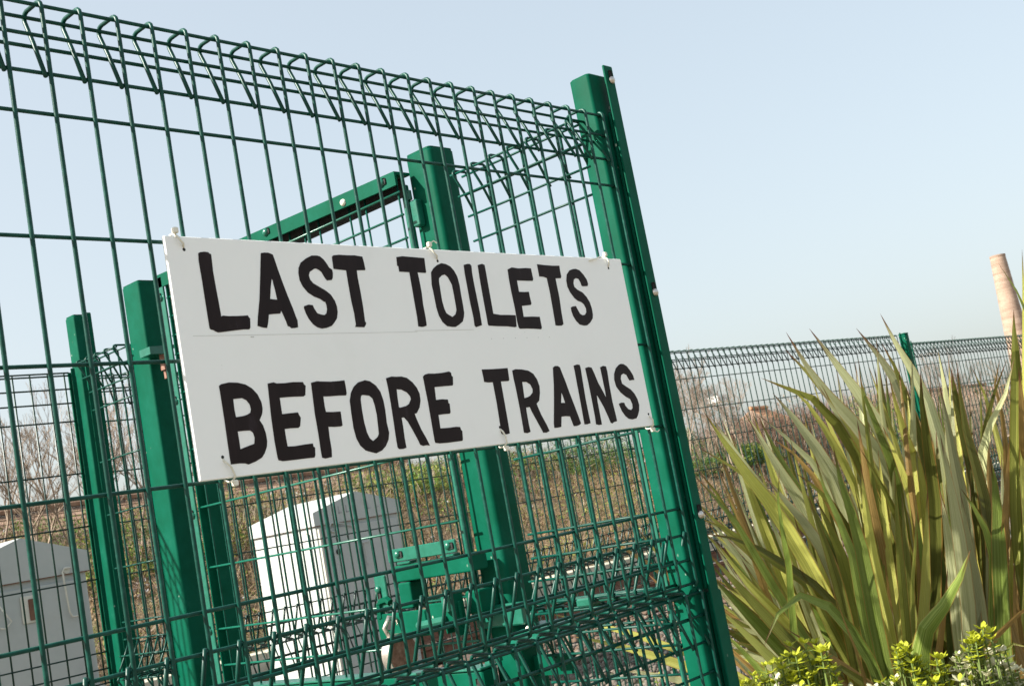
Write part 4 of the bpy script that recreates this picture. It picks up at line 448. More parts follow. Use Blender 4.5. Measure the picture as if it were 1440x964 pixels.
def leaf_mat(name, c, c2):
    m, t, b = nt(name); uv = t.nodes.new('ShaderNodeUVMap'); sp = t.nodes.new('ShaderNodeSeparateXYZ'); t.links.new(uv.outputs[0], sp.inputs[0])
    oi = t.nodes.new('ShaderNodeObjectInfo')
    mp = t.nodes.new('ShaderNodeMapping'); mp.inputs['Scale'].default_value = (26, 1.1, 1); t.links.new(uv.outputs[0], mp.inputs[0])
    ad = t.nodes.new('ShaderNodeVectorMath'); ad.operation = 'ADD'; t.links.new(mp.outputs[0], ad.inputs[0])
    cb = t.nodes.new('ShaderNodeCombineXYZ'); ml = t.nodes.new('ShaderNodeMath'); ml.operation = 'MULTIPLY'; ml.inputs[1].default_value = 50
    t.links.new(oi.outputs['Random'], ml.inputs[0]); t.links.new(ml.outputs[0], cb.inputs[2]); t.links.new(cb.outputs[0], ad.inputs[1])
    n = t.nodes.new('ShaderNodeTexNoise'); n.inputs['Scale'].default_value = 1; n.inputs['Detail'].default_value = 4; t.links.new(ad.outputs[0], n.inputs[0])
    r = ramp(t, n.outputs['Fac'], [(.28, tuple(x * .6 for x in c)), (.48, c), (.7, c2)])
    hs = t.nodes.new('ShaderNodeHueSaturation'); mr = t.nodes.new('ShaderNodeMapRange'); mr.inputs['To Min'].default_value = .5; mr.inputs['To Max'].default_value = 1.25  # random tone per leaf, widened to paint in lit and dark leaves
    t.links.new(oi.outputs['Random'], mr.inputs['Value']); t.links.new(mr.outputs[0], hs.inputs['Value']); t.links.new(r.outputs[0], hs.inputs['Color'])
    # thin orange margin
    a = t.nodes.new('ShaderNodeMath'); a.operation = 'SUBTRACT'; a.inputs[1].default_value = .5; t.links.new(sp.outputs['X'], a.inputs[0])
    ab = t.nodes.new('ShaderNodeMath'); ab.operation = 'ABSOLUTE'; t.links.new(a.outputs[0], ab.inputs[0])
    e = t.nodes.new('ShaderNodeMapRange'); e.inputs['From Min'].default_value = .435; e.inputs['From Max'].default_value = .49; e.inputs['To Max'].default_value = .75; t.links.new(ab.outputs[0], e.inputs['Value'])
    m1 = t.nodes.new('ShaderNodeMixRGB'); m1.inputs[2].default_value = (.34, .15, .04, 1); t.links.new(e.outputs[0], m1.inputs[0]); t.links.new(hs.outputs[0], m1.inputs[1])
    # scorched tip, blotchy edge
    n3 = t.nodes.new('ShaderNodeTexNoise'); n3.inputs['Scale'].default_value = .35; t.links.new(ad.outputs[0], n3.inputs[0])
    s = t.nodes.new('ShaderNodeMath'); s.operation = 'MULTIPLY_ADD'; s.inputs[1].default_value = .16; t.links.new(n3.outputs['Fac'], s.inputs[0]); t.links.new(sp.outputs['Y'], s.inputs[2])
    f = t.nodes.new('ShaderNodeMapRange'); f.inputs['From Min'].default_value = 1.02; f.inputs['From Max'].default_value = 1.065; t.links.new(s.outputs[0], f.inputs['Value'])
    m2 = t.nodes.new('ShaderNodeMixRGB'); m2.inputs[2].default_value = (.12, .04, .02, 1); t.links.new(f.outputs[0], m2.inputs[0]); t.links.new(m1.outputs[0], m2.inputs[1])
    t.links.new(m2.outputs[0], b.inputs['Base Color']); b.inputs['Roughness'].default_value = .36; b.inputs['Specular IOR Level'].default_value = .55
    bump(t, b, n.outputs['Fac'], .5, .003)
    d = t.nodes.new('ShaderNodeBsdfTranslucent'); t.links.new(m2.outputs[0], d.inputs[0]); mx = t.nodes.new('ShaderNodeMixShader'); mx.inputs[0].default_value = .36
    t.links.new(b.outputs[0], mx.inputs[1]); t.links.new(d.outputs[0], mx.inputs[2]); t.links.new(mx.outputs[0], t.nodes['Material Output'].inputs[0])
    return m
LM = {'glauc': leaf_mat('pale_flax_leaf', (.5, .52, .26), (.64, .65, .4)), 'yellow': leaf_mat('yellow_flax_leaf', (.54, .54, .11), (.64, .64, .22)),
      'olive': leaf_mat('olive_flax_leaf', (.16, .175, .03), (.27, .28, .07)), 'bronze': leaf_mat('bronze_flax_leaf', (.32, .2, .06), (.46, .33, .12)),
      'green': leaf_mat('green_flax_leaf', (.17, .24, .04), (.32, .38, .11))}

specks(M['board'], 60, .07, (.45, .44, .4)); specks(M['cab'], 14, .1, (.2, .13, .08), (1, 1, .35))
# ------------------------------------------------------------------ helpers
class MB:
    def __init__(s): s.v = []; s.f = []; s.mi = []; s.cur = 0
    def add(s, vs, fs):
        o = len(s.v); s.v += [tuple(v) for v in vs]; s.f += [tuple(i + o for i in f) for f in fs]; s.mi += [s.cur] * len(fs)
    def box(s, x0, x1, y0, y1, z0, z1):
        s.add([(x0,y0,z0),(x1,y0,z0),(x1,y1,z0),(x0,y1,z0),(x0,y0,z1),(x1,y0,z1),(x1,y1,z1),(x0,y1,z1)], [(0,3,2,1),(4,5,6,7),(0,1,5,4),(1,2,6,5),(2,3,7,6),(3,0,4,7)])
    def prism(s, poly, a, b, axis='z'):
        """extrude a closed 2-D outline between a and b along an axis"""
        def P(p, h): return {'z': (p[0], p[1], h), 'x': (h, p[0], p[1]), 'y': (p[0], h, p[1])}[axis]
        n = len(poly); s.add([P(p, a) for p in poly] + [P(p, b) for p in poly],
            [tuple(range(n))[::-1], tuple(range(n, 2 * n))] + [(i, (i + 1) % n, n + (i + 1) % n, n + i) for i in range(n)])
    def rbox(s, x0, x1, y0, y1, z0, z1, r=.006, axis='z', seg=4):
        if axis == 'z': a0, a1, b0, b1, h0, h1 = x0, x1, y0, y1, z0, z1
        elif axis == 'x': a0, a1, b0, b1, h0, h1 = y0, y1, z0, z1, x0, x1
        else: a0, a1, b0, b1, h0, h1 = x0, x1, z0, z1, y0, y1
        P = []
        for cx, cy, st in ((a1 - r, b1 - r, 0), (a0 + r, b1 - r, 90), (a0 + r, b0 + r, 180), (a1 - r, b0 + r, 270)):
            for k in range(seg + 1):
                t = math.radians(st + 90 * k / seg); P.append((cx + r * math.cos(t), cy + r * math.sin(t)))
        e = min(r, .003)                                 # softened ends
        n = len(P); cxm, cym = (a0 + a1) / 2, (b0 + b1) / 2
        def sh(p, q): return (p[0] + (cxm - p[0]) / max(abs(cxm - p[0]), 1e-6) * q * (abs(cxm - p[0]) > q), p[1] + (cym - p[1]) / max(abs(cym - p[1]), 1e-6) * q * (abs(cym - p[1]) > q))
        rings = [([sh(p, e * .8) for p in P], h0), (P, h0 + e), (P, h1 - e), ([sh(p, e * .8) for p in P], h1)]
        def C3(p, h): return {'z': (p[0], p[1], h), 'x': (h, p[0], p[1]), 'y': (p[0], h, p[1])}[axis]
        vs = [C3(p, h) for ring, h in rings for p in ring]
        fs = [tuple(range(n))[::-1], tuple(range(3 * n, 4 * n))]
        for q in range(3): fs += [(q * n + i, q * n + (i + 1) % n, (q + 1) * n + (i + 1) % n, (q + 1) * n + i) for i in range(n)]
        s.add(vs, fs)
    def tube(s, pts, r, sides=6, r2=None, cap=True):
        pts = [Vector(p) for p in pts]; n = len(pts); ref = None; rings = []
        for i, p in enumerate(pts):
            d = (pts[min(i + 1, n - 1)] - pts[max(i - 1, 0)]).normalized()
            if ref is None: ref = d.orthogonal().normalized()
            ref = (ref - d * ref.dot(d)).normalized(); b = d.cross(ref)
            rr = r if r2 is None else r + (r2 - r) * i / (n - 1)
            rings.append([p + ref * math.cos(2 * math.pi * k / sides) * rr + b * math.sin(2 * math.pi * k / sides) * rr for k in range(sides)])
        fs = [(i * sides + k, i * sides + (k + 1) % sides, (i + 1) * sides + (k + 1) % sides, (i + 1) * sides + k) for i in range(n - 1) for k in range(sides)]
        if cap: fs += [tuple(range(sides))[::-1], tuple((n - 1) * sides + k for k in range(sides))]
        s.add([v for g in rings for v in g], fs)
    def dome(s, c, r, h, axis, seg=12, rings=4):
        ax = Vector(axis).normalized(); a = ax.orthogonal().normalized(); b = ax.cross(a); c = Vector(c); vs = [c - ax * .001]; fs = []
        for q in range(rings + 1):
            t = q / rings * math.pi / 2
            for k in range(seg):
                f = 2 * math.pi * k / seg; vs.append(c + (a * math.cos(f) + b * math.sin(f)) * r * math.cos(t * .97) + ax * h * math.sin(t))
        for q in range(rings):
            for k in range(seg): fs.append((1 + q * seg + k, 1 + q * seg + (k + 1) % seg, 1 + (q + 1) * seg + (k + 1) % seg, 1 + (q + 1) * seg + k))
        fs.append(tuple(1 + rings * seg + k for k in range(seg))); s.add(vs, fs)
    def mesh(s, name, mats, smooth=False):
        me = bpy.data.meshes.new(name); me.from_pydata(s.v, [], s.f); me.validate()
        for m in (mats if isinstance(mats, list) else [mats]): me.materials.append(m)
        if isinstance(mats, list): me.polygons.foreach_set('material_index', s.mi[:len(me.polygons)])
        if smooth: me.polygons.foreach_set('use_smooth', [True] * len(me.polygons))
        me.update(); return me
    def build(s, name, mats, parent=None, smooth=False, loc=None, **kw):
        o = link(name, s.mesh(name, mats, smooth), parent, loc); tag(o, **kw); return o
def link(name, data, parent=None, loc=None, rot=None):
    o = bpy.data.objects.new(name, data); COL.objects.link(o); o.parent = parent
    if loc is not None: o.location = loc
    if rot is not None: o.rotation_euler = rot
    return o
def tag(o, label=None, cat=None, group=None, kind=None):
    if label: o['label'] = label
    if cat: o['category'] = cat
    if group: o['group'] = group
    if kind: o['kind'] = kind
def thing(name, label, cat, loc=(0, 0, 0), rotz=0, group=None):
    o = link(name, None, None, loc, (0, 0, rotz)); tag(o, label, cat, group); return o
def smooth_by_angle(o, ang=35):
    me = o.data; me.polygons.foreach_set('use_smooth', [True] * len(me.polygons)); me.set_sharp_from_angle(angle=math.radians(ang)); return o
def npmesh(name, V, F, mats, mi=None, parent=None, n=3, **kw):
    me = bpy.data.meshes.new(name); me.vertices.add(len(V)); me.vertices.foreach_set('co', np.asarray(V, np.float32).ravel())
    F = np.asarray(F, np.int32); me.loops.add(F.size); me.loops.foreach_set('vertex_index', F.ravel()); me.polygons.add(len(F))
    me.polygons.foreach_set('loop_start', np.arange(0, F.size, n, dtype=np.int32)); me.polygons.foreach_set('loop_total', np.full(len(F), n, np.int32))
    for m in mats: me.materials.append(m)
    if mi is not None: me.polygons.foreach_set('material_index', np.asarray(mi, np.int32))
    me.update(calc_edges=True); o = link(name, me, parent); tag(o, **kw); return o

# ------------------------------------------------------------------ ground and track bed
g = MB(); N = 24
g.add([(-600, -300, 0), (1500, -300, 0), (1500, 1500, 0), (-600, 1500, 0)], [(0, 1, 2, 3)])
g.build('ground', M['ground'], kind='structure')
def bank_h(x, y):
    u = np.clip((y - 10.45) / 7.5, 0, 1); top = np.interp(x, [0, 7, 9.5, 13, 18, 23, 28, 33, 60], [2.0, 2.0, 2.05, 2.25, 2.3, 2.1, 1.85, 1.75, 1.9])
    z = .18 + (top - .18) * (u ** 1.15)
    z = z + (.12 * np.sin(x * 1.7 + y) + .1 * np.sin(x * .63 - y * 1.3) + .06 * np.sin(x * 4.1 + 1.7 * y)) * np.clip(u * 4, 0, 1)
    return np.where(y > 18, z - (y - 18) * .08, z)
xs = np.linspace(-2, 62, 160); ys = np.linspace(10.45, 23, 40); X, Y = np.meshgrid(xs, ys); Zb = bank_h(X, Y)
Vb = np.stack([X.ravel(), Y.ravel(), Zb.ravel()], 1); nx = len(xs)
Fb = [(j * nx + i, j * nx + i + 1, (j + 1) * nx + i + 1, (j + 1) * nx + i) for j in range(len(ys) - 1) for i in range(nx - 1)]
bk = npmesh('embankment', Vb, Fb, [M['bank']], n=4, kind='structure'); bk.data.polygons.foreach_set('use_smooth', [True] * len(Fb))
# platform edge of pale coping stones
pe = thing('platform_edge', 'low edge of pale concrete coping stones along the foot of the bramble bank', 'platform edge', (0, 10.1, 0))
cp = MB(); cp.rbox(-.495, .495, 0, .34, -.06, .2, .012, 'x'); cpm = cp.mesh('coping_stone', M['stone'])
for k in range(46):
    c = link('coping_stone', cpm, pe, (1 + k * 1.0, random.uniform(-.008, .008), random.uniform(-.012, .012)), (0, 0, random.uniform(-.006, .006)))
# track
tr = thing('railway_track', 'rusty railway track on dark sleepers behind the fence', 'railway track', (0, 6.9, 0))
for yy in (0, 1.43):
    m = MB(); prof = [(-.07, 0), (.07, 0), (.07, .012), (.012, .03), (.012, .11), (.036, .12), (.036, .15), (-.036, .15), (-.036, .12), (-.012, .11), (-.012, .03), (-.07, .012)]
    m.prism([(p[0] + yy, p[1] + .03) for p in prof], -3, 60, 'x'); ra = m.build('rail', M['rail'], tr)
    m = MB(); m.box(-3, 60, yy - .028, yy + .028, .18, .183); m.build('rail_head', M['railtop'], ra)
m = MB(); m.rbox(-.125, .125, -.6, 2.05, -.06, .035, .01, 'y'); slm = m.mesh('sleeper', M['sleeper'])
for k in range(80): link('sleeper', slm, tr, (-2 + k * .7, 0, 0), (0, 0, random.uniform(-.01, .01)))
# gravel
def stones(name, n, xr, yr, smin, smax, mat, seedz=0, **kw):
    base = np.array([(1,0,0),(-1,0,0),(0,1,0),(0,-1,0),(0,0,1),(0,0,-1)], float); fc = np.array([(0,2,4),(2,1,4),(1,3,4),(3,0,4),(2,0,5),(1,2,5),(3,1,5),(0,3,5)])
    c = np.stack([rng.uniform(*xr, n), rng.uniform(*yr, n), np.zeros(n)], 1); s = rng.uniform(smin, smax, (n, 1, 1)); j = rng.uniform(.6, 1.3, (n, 6, 1))
    a = rng.uniform(0, 6.28, n); ca, sa = np.cos(a), np.sin(a); R = np.zeros((n, 3, 3)); R[:, 0, 0] = ca; R[:, 0, 1] = -sa; R[:, 1, 0] = sa; R[:, 1, 1] = ca; R[:, 2, 2] = .65; R[:, 0, 2] = .4; R[:, 1, 2] = rng.uniform(-.4, .4, n)
    V = (base[None] * j * s) @ R.transpose(0, 2, 1) + c[:, None, :]; V[:, :, 2] += s[:, :, 0] * .35 + .004
    return npmesh(name, V.reshape(-1, 3), (fc[None] + 6 * np.arange(n)[:, None, None]).reshape(-1, 3), [mat], **kw)
stones('gravel', 9000, (1.3, 8), (2.2, 5.6), .012, .04, M['grav1'], kind='stuff', label='pale loose gravel on the ground behind the green fences', cat='gravel')
stones('ballast', 14000, (1.4, 24), (4.6, 9.9), .02, .045, M['mulch'], kind='stuff', label='dark rusty track ballast around the railway sleepers', cat='ballast')
stones('bark_mulch', 7000, (1.3, 4.2), (-1.6, 2.1), .01, .035, M['mulch'], kind='stuff', label='brown bark mulch round the flax plant', cat='mulch')

# ------------------------------------------------------------------ roll-top mesh fencing
ZT, FD, PT, BT = .143, .043, .887, -.738        # top of roll, fold depth, pitch of the two tiers, bottom of roll
def roll_path():
    def arc(cx, cz, r, a0, a1, n=3): return [(0, cx + r * math.cos(math.radians(a0 + (a1 - a0) * k / n)), cz + r * math.sin(math.radians(a0 + (a1 - a0) * k / n))) for k in range(n + 1)]
    r = .008
    top = [(0, 0, .09), (0, 0, ZT - r)] + arc(r, ZT - r, r, 180, 90)[1:] + [(0, FD - r, ZT)] + arc(FD - r, ZT - r, r, 90, -25)[1:] + [(-.003, .024, .098), (-.006, .001, .046)]
    bot = [(-.006, .001, -.641), (-.003, .024, -.693)] + [(a, b, -z + ZT + BT) for a, b, z in arc(FD - r, ZT - r, r, 90, -25)[::-1]] + [(0, FD - r, BT), (0, r, BT), (0, .0023, BT + .0023), (0, 0, BT + r)]
    return bot + [(0, 0, -.6), (0, 0, -.3), (0, 0, 0)] + top
def roll_wires(sides, r, mat, tagn):
    m = MB(); m.tube(roll_path(), r, sides); v = m.mesh('vertical_wire' + tagn, mat, True)
    return v
HZ = [(.0048, ZT - .006), (FD - .004, ZT - .007), (.005, .098), (.026, .0925), (.0075, .052), (.005, 0), (.005, -.15), (.005, -.3), (.005, -.45), (.005, -.6), (.0075, -.647), (.005, -.691), (.0275, -.689), (FD - .004, BT + .007), (.0048, BT + .006)]
vw_near = roll_wires(8, .0028, M['wire'], ''); vw_far = roll_wires(4, .0034, M['wirefar'], '_far')
fv = MB(); fv.tube([(0, 0, BT), (0, 0, -.3), (0, 0, ZT)], .0026, 5); fvm = fv.mesh('vertical_wire_flat', M['wirefar'], True)
def mesh_panel(parent, x0, n, z, far=False, ends=.012, flatp=False):
    vm = fvm if flatp else (vw_far if far else vw_near); L = (n - 1) * .05
    hm = MB(); hm.tube([(-ends, 0, 0), (L * .3, 0, .0006), (L * .7, 0, -.0005), (L + ends, 0, 0)], .0029 if far else .0025, 4 if far else 7)
    hme = hm.mesh('horizontal_wire', M['wirefar'] if far else M['wire'], True)
    for k in range(n):
        for t in (0, 1): link('vertical_wire', vm, parent, (x0 + k * .05 + random.uniform(-.0009, .0009) + t * .009, random.uniform(-.0006, .0006), z - t * PT), (random.uniform(-.0015, .0015), 0, random.uniform(-.02, .02)))
    for (y, dz) in ([(-.0048, q) for q in (ZT - .002, ZT - .01, .094, .053, 0, -.15, -.3, -.45, -.6, -.65, -.695, BT + .004)] if flatp else HZ):
        for t in (0, 1): link('horizontal_wire', hme, parent, (x0 + t * .009, y, z + dz - t * PT))
def bolt(parent, c, axis, r=.008, mat='chrome', lab=None):
    m = MB(); m.dome(c, r, r * .75, axis); return m.build('bolt', M[mat], parent, True, label=lab)
def slot(parent, c, w, h, axis):
    """dark slotted hole behind a bolt"""
    m = MB(); x, y, z = c
    if axis == 'x': m.rbox(x - .0006, x + .0006, y - w / 2, y + w / 2, z - h / 2, z + h / 2, .003, 'x')
    else: m.rbox(x - w / 2, x + w / 2, y - .0006, y + .0006, z - h / 2, z + h / 2, .003, 'y')
    return m.build('slot', M['dark'], parent)

# near fence with the sign
nf = thing('mesh_fence', 'nearest green roll-top mesh fence carrying the white sign, with its bolted corner post', 'fence', (0, 0, Z0))
mesh_panel(nf, -.35, 31, 0)
m = MB(); m.rbox(1.142, 1.202, .007, .055, -Z0, .222, .007); pr_ = smooth_by_angle(m.build('post', M['paint'], nf))
m = MB(); m.rbox(1.173, 1.2005, -.0095, -.0045, -1.72, .236, .002); cb_ = m.build('clamp_bar', M['paint'], nf)
m = MB(); m.rbox(1.1745, 1.2085, -.0025, .004, -.748, .146, .002); m.build('clamp_bar', M['paint'], nf)
m = MB(); m.rbox(1.1765, 1.2165, -.0032, .004, -1.72, -.754, .0025); m.build('clamp_bar', M['paint'], nf)
for z in (.207, -.206, -.618, -1.02, -1.45): bolt(nf, (1.189, -.0105, z), (0, -1, 0), .0075, 'chrome', 'bright domed clamp screw'); slot(nf, (1.188, -.0099, z + .009), .009, .02, 'y')

# side fence between the corner post and the gate post (runs away along +y, roll folded to the left)
sf = thing('mesh_fence', 'short green mesh fence section joining the corner post to the thick gate post', 'fence', (1.15, 0, Z0), math.pi / 2)
mesh_panel(sf, .055, 7, -.001)
m = MB(); m.rbox(.0565, .068, .004, .008, -1.72, -.25, .0015); m.build('clamp_bar', M['teal'], sf)  # lighter green puts the sun on this bar into its colour
m = MB(); m.rbox(.03, .2, .014, .034, -.742, -.735, .002); m.build('rail_strip', M['teal'], sf)  # pale strip standing for sunlit roll wires along a flat bar
m = MB(); m.rbox(.208, .245, .012, .045, -.748, -.732, .003); m.build('bracket', M['teal'], sf)
for z in (-.86, -1.4): m = MB(); m.box(.347, .446, -.04, -.03, z - .02, z + .02); m.build('bracket', M['paint'], sf)

def post(name, label, x0, x1, y0, y1, top, r=.008):
    t = thing(name, label, 'post', ((x0 + x1) / 2, (y0 + y1) / 2, 0)); a, b = (x1 - x0) / 2, (y1 - y0) / 2
    m = MB(); m.rbox(-a, a, -b, b, 0, top + Z0 - .003, r); smooth_by_angle(m.build('post_tube', M['paint'], t))
    m = MB(); m.rbox(-a + .002, a - .002, -b + .002, b - .002, top + Z0 - .0025, top + Z0, r * .8); m.build('post_cap', M['paint'], t)
    return t
gp = post('gate_post', 'thick square green gate post rising behind the middle of the sign', 1.147, 1.224, .445, .5225, .232, .012)
lp_ = post('latch_post', 'green square gate post with a rusty hinge bolt, left of the sign', 1.147, 1.206, 1.597, 1.682, .247)
fp = post('corner_post', 'leftmost green fence post, where the side and rear mesh fences meet', 1.146, 1.178, 1.95, 2.0, .238, .005)
def onpost(t, name, mat, fn, smooth=False, **kw):     # fn draws in fence coordinates
    m = MB(); fn(m); o = m.build(name, M[mat], t, smooth, **kw); o.location = (-t.location.x, -t.location.y, Z0); return o
onpost(gp, 'hinge_block', 'teal', lambda m: m.rbox(1.128, 1.1465, .492, .512, .07, .128, .003))
onpost(gp, 'hinge_pin', 'teal', lambda m: m.tube([(1.14, .522, .135), (1.14, .522, .155)], .007, 8))
onpost(gp, 'collar', 'teal', lambda m: m.rbox(1.128, 1.146, .405, .535, -.771, -.727, .003))
onpost(gp, 'latch_plate', 'teal', lambda m: m.prism([(1.09, -.80), (1.2, -.802), (1.215, -.785), (1.2, -.775), (1.13, -.782)], .335, .425, 'y'))
onpost(gp, 'paint_spot', 'nylon', lambda m: m.dome((1.137, .40, -.779), .009, .004, (-.3, -.2, 1)))
onpost(gp, 'bracket', 'paint', lambda m: m.rbox(1.09, 1.146, .475, .515, -.735, -.69, .004))
onpost(lp_, 'hinge_block', 'teal', lambda m: m.prism([(1.12, .03), (1.16, .03), (1.205, .048), (1.205, .055), (1.12, .05)], 1.545, 1.596, 'y'))
onpost(lp_, 'hinge_bolt', 'rustpink', lambda m: m.tube([(1.17, 1.56, .03), (1.17, 1.56, -.012)], .013, 8))
onpost(lp_, 'hinge_bolt', 'rustpink', lambda m: m.tube([(1.17, 1.56, -.013), (1.17, 1.56, -.035)], .007, 8))
onpost(fp, 'clamp_bar', 'paint', lambda m: m.rbox(1.179, 1.199, 1.944, 1.952, -1.7, .243, .002))
onpost(fp, 'clamp_bar', 'paint', lambda m: m.rbox(1.128, 1.142, 1.99, 1.996, -1.7, .075, .0015))

sf2 = thing('mesh_fence', 'narrow green mesh fence section between the latch post and the leftmost post', 'fence', (1.15, 0, Z0), math.pi / 2)
mesh_panel(sf2, 1.70, 5, -.053)
m = MB(); m.rbox(1.686, 1.692, -.012, .01, -1.7, .09, .002); m.build('clamp_bar', M['paint'], sf2)
m = MB(); m.rbox(1.918, 1.924, -.004, .006, -1.7, .09, .002); m.build('clamp_bar', M['paint'], sf2)

# perimeter fences behind
def perimeter(label, x, y, ang, n, ztop, postat=None, ptop=.1, flatp=False):
    t = thing('mesh_fence', label, 'fence', (x, y, Z0), ang, 'perimeter mesh fence behind the gate')
    mesh_panel(t, 0, n, ztop - ZT, True, flatp=flatp)
    for e in (-.022, (n - 1) * .05 + .017):
        m = MB(); m.rbox(e, e + .012, -.012, -.008, -1.68, ztop + .01, .0015); m.build('clamp_bar', M['paint'], t)
    if postat is not None:
        m = MB(); m.rbox(postat, postat + .045, -.04, .005, -Z0, ptop, .006); smooth_by_angle(m.build('post', M['paint'], t))
        m = MB(); m.rbox(postat - .002, postat + .047, -.042, .007, ptop + .0005, ptop + .008, .006); m.build('post_cap', M['paint'], t)
    return t
perimeter('rear green mesh fence at the far left in front of a grey cabinet', -1.397, 2.085, -.048, 51, .07, flatp=True)
perimeter('rear green mesh fence seen through the gate, behind the posts', 1.225, 2.0, .01, 53, .07)
perimeter('rear green mesh fence just right of the corner post, behind the flax tips', 3.88, 2.085, -.088, 53, .07, 2.625, .066)
perimeter('stepped-down green mesh fence at the right, behind the flax', 6.68, 1.87, -.06, 51, .02, 2.53, .08)
perimeter('farthest green mesh fence at the right edge, half hidden by flax', 9.3, 1.71, -.065, 40, -.02)

# ------------------------------------------------------------------ gate
gt = thing('mesh_gate', 'green angle-framed mesh gate hung between the two thick posts behind the sign', 'gate', (1.105, 0, Z0))
def gm(name, mat, fn, smooth=False, **kw): m = MB(); fn(m); return m.build(name, M[mat], gt, smooth, **kw)
def topbar(m):
    A = [(0, .203), (0, .199)]
    y0, y1, za, zb = .507, 1.434, .190, .2115
    m.add([(-.012, y0, za - .030), (-.012, y1, zb - .034), (-.012, y1, zb), (-.012, y0, za), (-.006, y0, za - .030), (-.006, y1, zb - .034), (-.006, y1, zb), (-.006, y0, za)],
          [(0, 3, 2, 1), (4, 5, 6, 7), (0, 1, 5, 4), (1, 2, 6, 5), (2, 3, 7, 6), (3, 0, 4, 7)])
    m.add([(-.0055, y0, za - .006), (-.0055, y1, zb - .006), (-.0055, y1, zb), (-.0055, y0, za), (.034, y0, za - .006), (.034, y1, zb - .006), (.034, y1, zb), (.034, y0, za)],
          [(0, 3, 2, 1), (4, 5, 6, 7), (0, 1, 5, 4), (1, 2, 6, 5), (2, 3, 7, 6), (3, 0, 4, 7)])
gm('top_rail', 'paint', topbar)
gm('dark_strip', 'dark', lambda m: m.box(.02, .026, .52, 1.40, .142, .182))  # near-black strip behind and below the top rail face
gm('stile', 'teal', lambda m: m.rbox(-.012, -.006, 1.404, 1.434, -1.62, .205, .002))  # lit face painted lighter than its shaded flange
gm('stile', 'paint', lambda m: m.rbox(-.0055, .036, 1.398, 1.403, -1.62, .2, .002))
gm('stile', 'paint', lambda m: m.rbox(.006, .046, 1.372, 1.377, -1.62, .19, .002))
gm('stile', 'teal', lambda m: m.rbox(.03, .0415, .5235, .538, -1.62, .17, .002))
gm('middle_rail', 'paint', lambda m: m.rbox(-.014, .03, .505, 1.40, -.905, -.8475, .004, 'y'))
gm('middle_rail_lit_top', 'teal', lambda m: m.rbox(-.018, .036, .505, 1.40, -.8465, -.8415, .002, 'y'))  # pale strip painting in the sunlit top of the middle rail
gm('bottom_rail', 'paint', lambda m: m.rbox(-.014, .03, .505, 1.40, -1.62, -1.57, .004, 'y'))
slot(gt, (-.0155, .497 + .02, -.868), .014, .014, 'x')
gv = MB(); gv.tube([(0, 0, -1.6), (0, 0, -.3), (0, 0, .195)], .0026, 6); gvm = gv.mesh('vertical_wire', M['wire'], True)
for k in range(17): link('vertical_wire', gvm, gt, (.006, .522 + k * .0532 + random.uniform(-.001, .001), 0))
gh = MB(); gh.tube([(0, .512, 0), (0, 1.41, 0)], .0026, 6); ghm = gh.mesh('horizontal_wire', M['teal'], True)  # lighter green paints these wires as sunlit
for z in (.1475, .098, .0475, -.002, -.102, -.25, -.398, -.549, -.7015, -.79, -.95, -1.1, -1.25, -1.4, -1.55): link('horizontal_wire', ghm, gt, (.0005, 0, z))
for y, z in ((.956, .189), (.549, .177)): bolt(gt, (-.0125, y, z), (-1, 0, 0), .0095, 'teal'); slot(gt, (-.0125, y - .009, z + .001), .012, .014, 'x')
bolt(gt, (-.0125, .676, .174), (-1, 0, 0), .008, 'nylon', 'cream sealant dab on the top rail')
for z in (.149, -.122, -.4145, -.704, -1.1): bolt(gt, (-.0125, 1.419, z), (-1, 0, 0), .0085, 'teal'); slot(gt, (-.0125, 1.4185, z + .008), .007, .012, 'x')
# lock assembly on the gate
gm('slotted_bar', 'teal', lambda m: m.rbox(-.034, -.028, .498, .702, -.6095, -.5825, .002, 'x'))
for y in (.67, .518): bolt(gt, (-.0345, y, -.5945), (-1, 0, 0), .0085, 'teal'); slot(gt, (-.0345, y - .009, -.5945), .013, .013, 'x')
for y in (.66, .53): gm('spacer', 'teal', lambda m: m.rbox(-.032, -.01, y - .02, y + .02, -.6165, -.6105, .002, 'x'))
gm('lock_box', 'paint', lambda m: m.rbox(-.03, .02, .468, .694, -.652, -.6175, .004, 'y'))
gm('lock_box', 'paint', lambda m: m.rbox(-.028, .022, .655, .693, -.708, -.6535, .004))
gm('strike_plate', 'teal', lambda m: m.rbox(-.03, -.024, .727, .762, -.70, -.632, .002, 'x'))
bolt(gt, (-.0305, .752, -.66), (-1, 0, 0), .0085, 'teal'); slot(gt, (-.0305, .75, -.672), .01, .02, 'x')
gm('hook', 'paint', lambda m: m.tube([(-.03, .757, -.72), (-.03, .757, -.692), (-.03, .748, -.686), (-.03, .73, -.684), (-.03, .722, -.69)], .008, 6))
gm('strike_plate', 'paint', lambda m: m.rbox(-.034, -.028, .735, .768, -.83, -.712, .002, 'x'))
gm('lock_plate', 'paint', lambda m: m.rbox(-.05, -.042, .60, .722, -.764, -.711, .003, 'x'))
gm('lock_plate', 'paint', lambda m: m.rbox(-.05, -.042, .50, .592, -.752, -.702, .003, 'x'))
gm('slide_bolt', 'teal', lambda m: m.tube([(-.055, .62, -.742), (-.055, .54, -.736)], .0085, 10))
gm('knuckle', 'teal', lambda m: m.tube([(-.056, .525, -.72), (-.056, .525, -.69)], .012, 10))
gm('keeper', 'paint', lambda m: m.rbox(-.06, -.03, .505, .512, -.77, -.685, .002))
gm('keeper', 'paint', lambda m: m.rbox(-.05, .0, .545, .549, -.765, -.688, .002))
bolt(gt, (-.0345, .757, -.79), (-1, 0, 0), .008, 'chrome')
slot(gt, (-.0505, .712, -.733), .02, .02, 'x')
